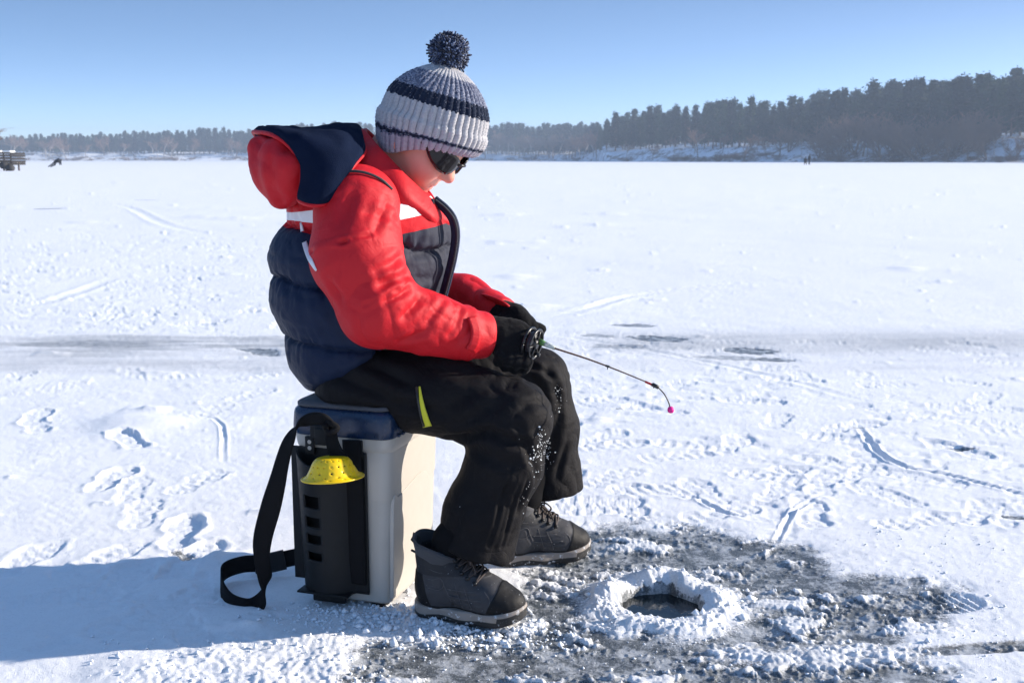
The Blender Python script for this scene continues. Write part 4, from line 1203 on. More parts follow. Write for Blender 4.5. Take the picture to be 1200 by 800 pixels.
def build_body():
    P = []
    head = [hell((-.014, 0, .028), (.092, .074, .080)), hell((.018, 0, -.030), (.060, .055, .074)), (hcap((.052, -.008, -.086), (.052, .008, -.086), .020), .03),
            (hell((.040, .034, -.034), (.036, .028, .034)), .02), (hell((.040, -.034, -.034), (.036, .028, .034)), .02),
            (hcap((.070, 0, .012), (.089, 0, -.018), .0085, .0098), .018), (hell((.091, 0, -.023), (.0115, .011, .0095)), .010),
            (hell((.083, .0105, -.027), (.009, .006, .006)), .006), (hell((.083, -.0105, -.027), (.009, .006, .006)), .006),
            (hell((.070, 0, -.054), (.0095, .020, .006)), .012), (hell((.068, 0, -.0645), (.0085, .016, .006)), .010),
            (hell((.062, .031, .004), (.013, .015, .0125)), .008), (hell((.062, -.031, .004), (.013, .015, .0125)), .008),
            (hcap((.066, -.028, .022), (.066, .028, .022), .009), .02),
            (hell((-.010, .074, -.012), (.018, .008, .028)), .006), (hell((-.010, -.074, -.012), (.018, .008, .028)), .006)]
    hu = union(head, .035)
    def mouth(p):
        q = (p - HC.astype(np.float32)) @ HM.astype(np.float32)
        d = np.sqrt((q[:, 0] - .0785) ** 2 + ((q[:, 2] + .0592) * 1.0) ** 2) + np.maximum(np.abs(q[:, 1]) - .018, 0)
        return d - .0026
    def nostr(p):
        q = (p - HC.astype(np.float32)) @ HM.astype(np.float32)
        return np.sqrt((q[:, 0] - .089) ** 2 + (np.abs(q[:, 1]) - .0055) ** 2 + (q[:, 2] + .0335) ** 2) - .0034
    neck = cap(hw((-.03, 0, -.07)), NECK + np.array([-.01, 0, -.02]), .046, .05)
    tor = [ell(TORSO[0], (.10, .12, .10)), ell(TORSO[1], (.09, .115, .10)), ell(TORSO[2], (.085, .12, .10)), ell(TORSO[3] + [0, 0, -.01], (.075, .13, .07))]
    limbs = []
    legs_ = [list(LEG_R[:4]) + [T((.080, 0, .17)), T((.062, 0, .07))] for T in boot_place[:1]] + [list(LEG_L[:4]) + [T((.085, 0, .16)), T((.060, 0, .07))] for T in boot_place[1:]]
    for A, r in ((ARM_R, (.042, .036, .034, .028, .024, .022)), (ARM_L, (.042, .036, .034, .028, .024, .022))):
        limbs += [cap(A[i], A[i + 1], r[i], r[i + 1]) for i in range(5)]
    for A, r in ((legs_[0], (.066, .056, .048, .036, .021, .021)), (legs_[1], (.066, .056, .048, .036, .021, .021))):
        limbs += [cap(A[i], A[i + 1], r[i], r[i + 1]) for i in range(5)]
    for (g, L) in ((ground(500, 712), LEG_R), (ground(617, 650), LEG_L)):
        pass
    fr = boot_place[0]; fl = boot_place[1]
    feet = []
    for (T, L) in ((fr, LEG_R), (fl, LEG_L)):
        feet += [cap(T((.05, 0, .06)), T((.17, 0, .045)), .027, .019)]
    hands = []; fingers = []
    for (hd, mir, kk) in ((HAND_R, 1, .93), (HAND_L, -1, .9)):
        pr, fg, th, *_ = hand_prims(*hd, k=kk, r=.0070, mirror=mir)
        pr = [ell(pr[0].bb[0] * .5 + pr[0].bb[1] * .5, (.026, .022, .022)), cap(hd[0], np.asarray(hd[0]) + hd[1] * .04, .018, .018)]
        hands += pr
        for f in fg + [th]: fingers += [(q, .004) for q in f]
    base = union([neck] + tor + limbs + feet + hands, .03)
    fin = union(fingers, .004)
    def sdf(p):
        d = smin(base(p), hu(p), .03)
        d = np.minimum(d, 9)
        d = smax(d, seat_plane(p, .008), .01)
        d = smin(d, fin(p), .004)
        d = smax(d, -mouth(p), .003); d = smax(d, -nostr(p), .003)
        return d
    sdf.bb = (np.minimum(np.minimum(base.bb[0], hu.bb[0]), fin.bb[0]), np.maximum(np.maximum(base.bb[1], hu.bb[1]), fin.bb[1]))
    V, Fs = isosurf(sdf, .0032 if FINE else .006, .02)
    global LEGS_; LEGS_ = legs_
    q = (V - HC.astype(np.float32)) @ HM.astype(np.float32)
    bl = np.exp(-(((q[:, 0] - .055) / .035) ** 2 + ((np.abs(q[:, 1]) - .045) / .03) ** 2 + ((q[:, 2] + .035) / .03) ** 2))
    bl = np.maximum(bl, .8 * np.exp(-(((q[:, 0] - .10) / .014) ** 2 + (q[:, 1] / .014) ** 2 + ((q[:, 2] + .022) / .014) ** 2)))
    lips = np.exp(-(((q[:, 0] - .076) / .012) ** 2 + (q[:, 1] / .018) ** 4 + ((q[:, 2] + .059) / .009) ** 4))
    o = add_obj('person', mesh_from('person', V, Fs, True, {'blush': np.clip(bl * 1.1 + lips * 1.0, 0, 1)}), None, m_skin())
    tag(o, 'boy in red and navy padded jacket sitting on the grey box, head bowed, ice fishing', 'person')
    return o

# ---------------------------------------------------------------- jacket
def striped_mat(name):
    """red yoke, white band, red band, navy back and charcoal front, told apart by fabric panel attributes"""
    n = NT(name); s = n.attr('band'); f = n.attr('front')
    red = (.50, .008, .016); white = (.74, .74, .76); navy = (.005, .013, .040); grey = (.030, .033, .050)
    low = n.mix(n.ramp(f, [(.0, 0), (.001, 1)], 'CONSTANT'), navy, grey)
    c = n.mix(n.ramp(s, [(.0, 0), (.40, 1)], 'CONSTANT'), low, red)
    c = n.mix(n.ramp(s, [(.0, 0), (.50, 1), (.62, 0)], 'CONSTANT'), c, white)
    b = n.bump(n.noise(1200, 2), .3, .0004); b = n.bump(n.noise(70, 4, .6), .4, .0025, b)
    b = n.bump(n.math('POWER', n.math('ABSOLUTE', n.math('MULTIPLY_ADD', n.noise(13, 3, .5, None, 1.0), 2, -1)), .6), .4, .0025, b)
    return n.set(c, n.mix(n.ramp(f, [(0, 0), (.001, 1)]), (.58,) * 3, (.75,) * 3), b, Specular_IOR_Level=.2)

def build_jacket(body):
    red = fabric('red_shell', (.52, .007, .015), .58, 1200, .05, sheen=0, crease_=.0018, spec=.28)
    navy = fabric('navy_fleece', (.005, .010, .028), .95, 500, .3, .0016, .0, .06)
    blk = fabric('black_binding', (.012, .013, .018), .6, 900)
    def E(x, y, rx, rz, ry, tilt=0, Y=2.24):
        return ell(at(x, y, Y), (rx / PXM, ry, rz / PXM), roty(R(tilt)))
    prims = [E(422, 410, 80, 58, .162), E(413, 356, 89, 50, .170, 8), E(420, 306, 97, 48, .172, 10), E(436, 256, 92, 44, .162, 20), E(448, 228, 62, 32, .142, 25)]
    shell = union(prims, .085)
    A, B = at(358, 464, 2.2), at(440, 410, 2.2); dl = unit(B - A); nn = np.array([-dl[2], 0, dl[0]]); nn = -nn if nn[2] > 0 else nn
    A32 = A.astype(np.float32); n32 = nn.astype(np.float32)
    def sdf(p):
        return smax(shell(p), (p - A32) @ n32, .02)
    sdf.bb = shell.bb
    V, Fs = isosurf(sdf, .0036 if FINE else .006)
    N, _ = grad(sdf, V)
    # quilting: puffs between seams that run round the body
    ax0 = at(412, 455, 2.24); 
    def seamz(px): return at(330, px, 2.24)[2]
    seams = [seamz(470), seamz(388), seamz(320), seamz(258), seamz(204)]
    X = V[:, 0]; xr = at(330, 334, 2.24)[0]
    front = sstep(at(455, 300, 2.24)[0], at(500, 300, 2.24)[0], X)
    zz = V[:, 2] + .10 * (X - xr) * (1 - front) + (.10 * .22 - .0) * front + front * (.028)   # seam slope
    puff = np.zeros(len(V)); wav = .008 * fbm3(V / .05, 2, 5)
    for i in range(len(seams) - 1):
        a, b = seams[i], seams[i + 1]
        t = (zz + wav - a) / (b - a); m = (t >= 0) & (t < 1)
        puff[m] = (np.sin(t[m] * PI) ** .36)
    near_s = np.min([np.abs(zz + wav - q) for q in seams], axis=0)
    puck = np.exp(-near_s / .016) * fbm3(V / np.array([.013, .013, .05], np.float32), 2, 33)
    hemm = np.clip(-((V - A32) @ n32) / .03, 0, 1)
    amp = .017 * (1 - .15 * front)
    V = V + N * (amp * puff - .010 + .0075 * puck - .0045 * np.exp(-(near_s / .0035) ** 2) + .0028 * np.abs(fbm3(V / np.array([.05, .05, .035], np.float32), 3, 9)) * 2)[:, None]
    # vertical panel seam low on the side, small pulls at the seams
    for (p, q, w, d) in [((370, 352), (384, 392), .006, .006), ((376, 398), (398, 444), .005, .004), ((356, 398), (372, 396), .006, .002), ((336, 338), (356, 345), .006, .003), ((480, 300), (516, 294), .007, .010), ((476, 330), (505, 322), .008, .008), ((492, 268), (486, 300), .008, .004)]:
        a_, b_ = hit(sdf, *p), hit(sdf, *q)
        if a_ is not None and b_ is not None: V = crease(V, N, a_, b_, w, d)
    # panel attributes
    line = np.interp(X, [at(340, 250, 2.2)[0], at(470, 250, 2.1)[0], at(525, 250, 2.24)[0]], [at(345, 262, 2.2)[2], at(476, 255, 2.15)[2], at(520, 243, 2.24)[2]])
    back = 1 - sstep(at(345, 250, 2.2)[0], at(400, 250, 2.2)[0], X)
    c = (V[:, 2] - line - .008 * back) / (.028 - .013 * back)          # 0 at the lower edge of the white band
    band = .50 + c * .12
    lo = -(.9 - .55 * back)
    band = np.where(c < lo, .1, np.where(c < 0, .45, np.where(c < 1, .55, .8)))
    band = .5 + c * .12; band = np.where(c < 0, .5 + c * .1 / 1.0, band)
    # lower red strip is 0.10 of band units deep
    o = add_obj('jacket', mesh_from('jacket', V, Fs, True, {'band': np.clip(band, 0, 1), 'front': X - at(456, 300, 2.2)[0]}), body, striped_mat('jacket_shell'))
    # white trim behind the near armhole, and the dark armhole binding
    def path(pts, s, lift): 
        out = []
        for p in pts:
            h_ = hit(s, *p)
            if h_ is not None: out.append(h_ + np.array([0, -lift - .001, .002]))
        return out
    # sleeves
    seam_fn = {}
    for nm, A_, rad in (('R', ARM_R, (.081, .080, .070, .054, .047, .041)), ('L', ARM_L, (.080, .072, .062, .050, .043, .038))):
        ch = chain(A_, rad, .03)
        endp = np.asarray(A_[-1], np.float32); ed = unit(A_[-1] - A_[-2]).astype(np.float32)
        wr = (A_[-1] + 0 * ed).astype(np.float32)
        def s_(p, ch=ch, endp=endp, ed=ed):
            d = smax(ch(p), (p - endp) @ ed, .008)
            # hollow cuff
            q = p - endp; al = q @ ed; rd = np.sqrt(np.maximum((q * q).sum(1) - al * al, 0))
            return smax(d, -(np.maximum(rd - .031, -al - .03)), .004)
        s_.bb = ch.bb
        Vs, Fq = isosurf(s_, .0027 if FINE else .006)
        Ns, _ = grad(s_, Vs)
        def amp(t): return .0012 + .0019 * np.exp(-((t - .42) / .16) ** 2) + .0022 * np.exp(-((t - .8) / .1) ** 2)
        Vs = limb_wrinkle(Vs, Ns, A_, amp, .046, 4 if nm == 'R' else 8, .35)
        S, D, L = limb_coords(Vs, A_)
        # gathers at the cuff
        tcuff = np.exp(-((S - L * .93) / .016) ** 2)
        Vs = Vs - Ns * (tcuff * .005)[:, None]
        seam_fn[nm] = s_
        if nm == 'R':
            for (p, q, w, d) in [((364, 296), (404, 283), .0036, .007), ((400, 285), (434, 275), .0036, .006), ((394, 374), (432, 355), .0036, .007), ((428, 357), (464, 339), .0036, .006),
                                 ((470, 300), (440, 318), .007, .009), ((478, 322), (446, 334), .008, .012), ((476, 338), (452, 352), .006, .010), ((492, 350), (472, 372), .007, .009), ((520, 352), (500, 378), .006, .007),
                                 ((466, 262), (430, 250), .008, .006), ((540, 362), (526, 392), .005, .006), ((455, 235), (440, 270), .008, .006), ((505, 385), (470, 400), .007, .005), ((385, 330), (400, 352), .008, .006), ((556, 380), (540, 400), .005, .004), ((415, 222), (400, 262), .010, .005)]:
                a_, b_ = hit(s_, *p), hit(s_, *q)
                if a_ is not None and b_ is not None: Vs = crease(Vs, Ns, a_, b_, w, d, .5)
        so_ = add_obj('sleeve', mesh_from('sleeve', Vs, Fq, True), o, red)
        # cuff tab
        if nm == 'R':
            tp = path([(553, 372), (558, 388), (556, 402), (551, 411)], s_, .003)
            Vt, Ft = ribbon(tp, [ed] * len(tp), .020, .004, 6); mb = MB(); mb.add(Vt, Ft); mb.build('cuff_tab', red, o)
        else:
            tp = [at(552, 350, 2.37), at(567, 349, 2.31), at(580, 352, 2.27), at(590, 356, 2.25), at(597, 360, 2.245)]
            Vt, Ft = ribbon(tp, [(.0, -.7, .55)] * 5, [.02, .02, .018, .015, .008], .004, 6); mb = MB(); mb.add(Vt, Ft); mb.build('cuff_tab', red, o)
    sR = seam_fn['R']
    # armhole binding where the sleeve meets the jacket: follow the seam
    both = union([shell, sR], .001)
    bp = [(372, 226), (384, 213), (402, 203), (425, 203), (446, 211), (460, 223)]
    pts = path(bp, both, .003)
    pts = catmull(pts, 6); mb = MB(); mb.tube(pts, .0026, 6, flat=.8); mb.build('armhole_binding', blk, o)
    wp = path([(353, 262), (357, 284), (363, 303), (371, 318)], both, .002)
    if len(wp) == 4:
        Vt, Ft = ribbon(wp, [(.9, -.3, .3)] * 4, [.004, .009, .009, .004], .003, 8); mb = MB(); mb.add(Vt, Ft)
        mb.build('white_trim', fabric('white_trim', (.78, .78, .8), .6), o)
    # front zip: binding that follows the edge of the chest
    zp = [at(509, 234, 2.17), at(522, 245, 2.165), at(531, 258, 2.16), at(534, 276, 2.16), at(531, 300, 2.16), at(525, 325, 2.165), at(519, 347, 2.17)]
    Vt, Ft = ribbon(zp, [(.9, -.45, .0)] * 7, .017, .006, 8); mb = MB(); mb.add(Vt, Ft)
    zo = mb.build('front_placket', fabric('placket', (.008, .016, .045), .75, sheen=0), o)
    zq = [p + np.array([.003, -.011, 0]) for p in zp]
    mb = MB(); zc = catmull(zq, 30)
    for i in range(0, len(zc) - 1, 2):
        mb.box(zc[i], (.005, .003, .0024))
    mb.build('zip', plain('zip_teeth', (.02, .022, .03), .35), o)
    mb = MB(); mb.box(at(507, 238, 2.15), (.006, .004, .016), None, .0015); mb.build('zip_puller', plain('zip_puller', (.05, .05, .06), .3, .8), o)
    build_collar(o, red); build_hood(o, red, navy, blk)
    return o

def build_collar(o, red):
    top = np.array([ at(428, 150, 2.24), at(512, 236, 2.20)]); bot = np.array([at(398, 190, 2.24), at(518, 262, 2.20)])
    nT, nZ = 72, 14; V = []
    for side in (1, 0):
        for j in range(nZ):
            t = j / (nZ - 1)
            for i in range(nT):
                a = i / nT * 2 * PI
                cT = top.mean(0); uT = (top[1] - top[0]) / 2; cB = bot.mean(0); uB = (bot[1] - bot[0]) / 2
                wT, wB = .084, .115
                p1 = cT + uT * math.cos(a) + np.array([0, 1, 0]) * wT * math.sin(a)
                p0 = cB + uB * math.cos(a) + np.array([0, 1, 0]) * wB * math.sin(a)
                c = cT * t + cB * (1 - t); p = p0 * (1 - t) + p1 * t
                bul = .012 * math.sin(PI * min(1, t * 1.1)) + .005 * math.sin(a * 5 + 2 * t) * math.sin(PI * t) + .004 * math.sin(a * 9 + 1)
                r = unit(p - c)
                edge = math.sin(PI * .5 * min(1, (1 - t) / .12)) if t > .88 else 1
                p = p + r * (bul + (.008 * edge if side else -.008 * edge))
                V.append(p)
    V = np.array(V).reshape(2, nZ, nT, 3)
    # smoothed join of outer and inner wall over the top edge
    rows = np.concatenate([V[0], V[1][::-1]], 0)
    Fs = grid_faces(len(rows), nT, True)
    me = mesh_from('collar', rows.reshape(-1, 3), Fs); ob = add_obj('collar', me, o, red)
    m = ob.modifiers.new('s', 'SUBSURF'); m.levels = 1; m.render_levels = 1

def patch(rows, per, thick):
    rows = [catmull(r, per) for r in rows]; A = np.array(rows)           # (nv, nu, 3)
    G = np.array([catmull(A[:, j], per) for j in range(A.shape[1])])      # (nu, nv, 3)
    return G

def build_hood(o, red, navy, blk):
    # the outer pouch, hanging behind the neck
    sd = union([cap(at(x_, y_, ya), at(x_ + 4, y_, 2.33), r_, r_) for x_, y_, ya, r_ in ((305, 172, 2.13, .019), (305, 192, 2.115, .020), (313, 212, 2.11, .021), (331, 229, 2.095, .024), (343, 217, 2.075, .024), (325, 178, 2.09, .026), (325, 200, 2.085, .030), (342, 196, 2.07, .028))] + [ell(at(350, 182, 2.24), (.055, .13, .036), roty(R(-10)))], .03)
    V, Fs = isosurf(sd, .0034 if FINE else .006); N, _ = grad(sd, V)
    n = fbm3(V / np.array([.05, .06, .06], np.float32), 3, 44); V = V + N * (.004 * np.abs(n) * 1.6 - .001)[:, None]
    for (p, q, w, d) in [((300, 165), (346, 200), .006, .004), ((296, 176), (306, 226), .008, .005), ((318, 190), (330, 240), .009, .006), ((335, 175), (350, 215), .008, .006)]:
        a_, b_ = hit(sd, *p), hit(sd, *q)
        if a_ is not None and b_ is not None: V = crease(V, N, a_, b_, w, d, .5)
    hood = add_obj('hood', mesh_from('hood', V, Fs), o, red)
    # the fleece lining folded outwards over it
    rows = [[at(350, 235, 2.045), at(362, 240, 2.02), at(376, 240, 2.02), at(388, 234, 2.035)],
            [at(354, 212, 2.045), at(370, 210, 2.02), at(386, 212, 2.02), at(399, 214, 2.04)],
            [at(353, 190, 2.05), at(372, 186, 2.03), at(394, 189, 2.03), at(415, 194, 2.06)],
            [at(340, 172, 2.06), at(364, 165, 2.05), at(396, 167, 2.07), at(426, 180, 2.12)],
            [at(318, 160, 2.09), at(350, 155, 2.11), at(390, 153, 2.13), at(424, 163, 2.17)],
            [at(300, 157, 2.17), at(342, 157, 2.21), at(385, 151, 2.23), at(424, 155, 2.24)],
            [at(300, 160, 2.29), at(340, 162, 2.30), at(385, 155, 2.31), at(424, 160, 2.30)],
            [at(330, 185, 2.40), at(360, 180, 2.40), at(390, 175, 2.38), at(426, 175, 2.35)]]
    G = patch(rows, 10, 0); nu, nv, _ = G.shape
    du = np.gradient(G, axis=0); dv = np.gradient(G, axis=1); Nn = np.cross(du, dv); Nn /= np.linalg.norm(Nn, axis=2)[..., None] + 1e-9
    if Nn[nu // 2, nv // 2] @ np.array([0, -.5, 1]) < 0: Nn = -Nn
    U, Vv = np.meshgrid(np.linspace(0, 1, nu), np.linspace(0, 1, nv), indexing='ij')
    edge = np.minimum(1, np.minimum(np.minimum(U, 1 - U) / .07, np.minimum(Vv, 1 - Vv) / .05)) ** .5
    fl = fbm3(G.reshape(-1, 3) / .055, 3, 50).reshape(nu, nv)
    fold = .006 * np.sin(U * 6.0 + 3.0 * Vv + fl * 1.5) * np.clip(Vv * 3 - .3, 0, 1)
    outer = G + Nn * (.010 * edge + .005 * np.abs(fl) + fold)[..., None]; inner = G - Nn * (.010 * edge)[..., None]
    V = np.concatenate([outer.reshape(-1, 3), inner.reshape(-1, 3)]); f1 = grid_faces(nu, nv); f2 = f1[:, ::-1] + nu * nv
    ring = [(i, 0) for i in range(nu)] + [(nu - 1, j) for j in range(1, nv)] + [(i, nv - 1) for i in range(nu - 2, -1, -1)] + [(0, j) for j in range(nv - 2, 0, -1)]
    rid = np.array([i * nv + j for i, j in ring]); r2 = np.roll(rid, -1)
    f3 = np.stack([rid, r2, r2 + nu * nv, rid + nu * nv], 1)
    me = mesh_from('lining', V, np.concatenate([f1, f2, f3])); lo = add_obj('hood_lining', me, hood, navy)
    rim = [outer[0, j] * .5 + inner[0, j] * .5 for j in range(0, nv, 3)]
    rim = [outer[i, 0] * .5 + inner[i, 0] * .5 for i in range(nu - 1, 0, -3)] + rim
    mb = MB(); mb.tube(rim, .0045, 8); mb.build('hood_piping', red, hood)
    rim2 = [outer[-1, j] for j in range(0, nv // 2, 3)]
    mb = MB(); mb.tube(rim2, .003, 8); mb.build('hood_piping', red, hood)

# ---------------------------------------------------------------- trousers
def seat_plane(p, lift=0.0):
    lx = (p - BOX0.astype(np.float32)) @ _rx.astype(np.float32)
    return (LIDZ + lift - p[:, 2]) - 3.0 * np.maximum(lx - .095, 0)
def build_trousers(body):
    m = fabric('black_shell', (.0085, .0078, .0088), .7, 1100, .25, .0005, .0, .12, .003)
    rR = (.088, .077, .073, .071, .072, .073, .073); rL = (.088, .078, .072, .068, .068, .069, .069)
    hips = [ell(at(436, 444, 2.24), (.108, .165, .072)), ell(at(480, 440, 2.25), (.11, .13, .06))]
    cr = chain(LEG_R + [LEG_R[-1] + (LEG_R[-1] - LEG_R[-2])], rR, .02); cl = chain(LEG_L + [LEG_L[-1] + np.array([0, 0, -.1])], rL, .02)
    hp = union(hips, .03)
    eR, dR = LEG_R[-1] + (LEG_R[-1] - LEG_R[-2]) * 0, unit(LEG_R[-1] - LEG_R[-2] + np.array([.012, .0, 0]))
    eL, dL = LEG_L[-1], np.array([0, 0, -1.0])
    hemR = (at(556, 642, 2.06)).astype(np.float32)
    nR = unit([-.27, 0, -.96]).astype(np.float32)
    hemL = at(650, 575, 2.41).astype(np.float32); nL = unit([.12, 0, -1]).astype(np.float32)
    def hollow(d, p, e, n, r):
        q = p - e; al = q @ n; rd = np.sqrt(np.maximum((q * q).sum(1) - al * al, 0))
        d = smax(d, al, .006)
        return smax(d, -np.maximum(rd - r, -al - .05), .004)
    def sdf(p):
        a = hollow(cr(p), p, hemR, nR, .068); b = hollow(cl(p), p, hemL, nL, .058)
        d = smin(smin(hp(p), a, .035), b, .035)
        return smax(d, seat_plane(p), .01)
    sdf.bb = (np.min([hp.bb[0], cr.bb[0], cl.bb[0]], 0), np.max([hp.bb[1], cr.bb[1], cl.bb[1]], 0))
    V, Fs = isosurf(sdf, .0034 if FINE else .006, .02); N, _ = grad(sdf, V)
    S1, D1, L1 = limb_coords(V, LEG_R); S2, D2, L2 = limb_coords(V, LEG_L)
    dR_ = cr(V); dL_ = cl(V); nearR = dR_ < dL_
    def wr(mask, pts, seed):
        def amp(t): return .0014 + .0038 * np.exp(-((t - .50) / .09) ** 2) + .0018 * sstep(.55, .95, t)
        W_ = limb_wrinkle(V, N, pts, amp, .048, seed, .5)
        V[mask] = W_[mask]
    wr(nearR, LEG_R, 12); wr(~nearR, LEG_L, 16)
    V = V + N * (.0020 * (np.abs(fbm3(V / .07, 3, 19)) * 2 - .4))[:, None]
    for (p, q, w, d) in [((524, 512), (575, 505), .008, .012), ((575, 505), (612, 520), .008, .010), ((530, 540), (560, 520), .009, .012), ((540, 498), (590, 470), .010, .008), ((560, 530), (600, 545), .010, .008),
                         ((608, 500), (628, 560), .007, .006), ((600, 545), (572, 640), .0035, .0045), ((612, 552), (588, 640), .0035, .004), ((520, 478), (600, 452), .014, .006),
                         ((440, 430), (480, 450), .010, .007), ((395, 440), (450, 462), .010, .008), ((500, 430), (560, 440), .014, .004), ((455, 470), (520, 484), .010, .006),
                         ((640, 430), (655, 470), .008, .008), ((655, 480), (640, 540), .009, .007), ((612, 425), (645, 440), .006, .006), ((545, 590), (530, 630), .008, .005), ((618, 560), (606, 600), .006, .005),
                         ((640, 470), (610, 480), .008, .005), ((664, 520), (652, 560), .007, .005)]:
        a_, b_ = hit(sdf, *p), hit(sdf, *q)
        if a_ is not None and b_ is not None: V = crease(V, N, a_, b_, w, d, .6)
    o = add_obj('trousers', mesh_from('trousers', V, Fs), body, m)
    # hem bands (stitched turn-up)
    for hem, n_, pts, rr in ((hemR, nR, LEG_R, .0), (hemL, nL, LEG_L, .0)):
        pass
    # open yellow thigh vent
    vp = [(492, 452), (494, 468), (497, 484), (501, 498)]
    P = [hit(sdf, *q) for q in vp]
    if all(p is not None for p in P):
        P = [p + np.array([0, -.006, 0]) for p in P]
        Vt, Ft = ribbon(P, [(1, 0, .2)] * 4, [.003, .007, .012, .017], .006, 8); mb = MB(); mb.add(Vt, Ft)
        mb.build('thigh_vent', fabric('yellow_mesh', (.62, .60, .03), .6, 700), o)
        mb = MB(); mb.tube([p + np.array([-.006, -.004, 0]) for p in P], .0022, 6); mb.build('vent_zip', plain('vent_zip', (.02, .02, .02), .4), o)
    # side seam piping on the lower leg
    # snow stuck on the knees
    rng = np.random.default_rng(3); C = []
    for (cx, cy, sx, sy, n_) in [(634, 526, 5, 15, 130), (641, 512, 2.5, 12, 60), (622, 545, 5, 16, 35), (656, 458, 3, 12, 40), (616, 580, 4, 22, 26), (560, 590, 25, 30, 3)]:
        for _ in range(n_):
            h_ = hit(sdf, rng.normal(cx, sx), rng.normal(cy, sy), 1.7, 2.8)
            if h_ is not None: C.append((h_, rng.exponential(.00055) + .0004))
    mb = MB(); base = np.array([(0, 0, 1), (.9, 0, .1), (0, .9, 0), (-.9, 0, .15), (0, -.9, .1), (0, 0, -.8)])
    tri = [(0, 1, 2), (0, 2, 3), (0, 3, 4), (0, 4, 1), (5, 2, 1), (5, 3, 2), (5, 4, 3), (5, 1, 4)]
    for c, s in C: mb.add(base * (1 + rng.uniform(-.4, .4, (6, 1))) * s + c + [0, -.003, 0], tri)
    ob = mb.build('snow_dusting', plain('stuck_snow', (.84, .87, .9), .6), o, False); ob['kind'] = 'stuff'
    return o

# ---------------------------------------------------------------- boots
def boot_T(heel, direction, scale=1.0, zoff=0.0, pitch=0.0):
    d = unit([direction[0], direction[1], 0]); l = np.array([-d[1], d[0], 0])
    def T(p): p = np.asarray(p, float) * .89; return np.asarray(heel, float) + d * p[0] + l * p[1] + np.array([0, 0, 1.0]) * (p[2] + zoff)
    return T
bR0, bR1 = ground(489, 714), ground(622, 733); bL0, bL1 = ground(577, 659), ground(692, 650)
boot_place = [boot_T(bR0, bR1 - bR0), boot_T(bL0, bL1 - bL0)]

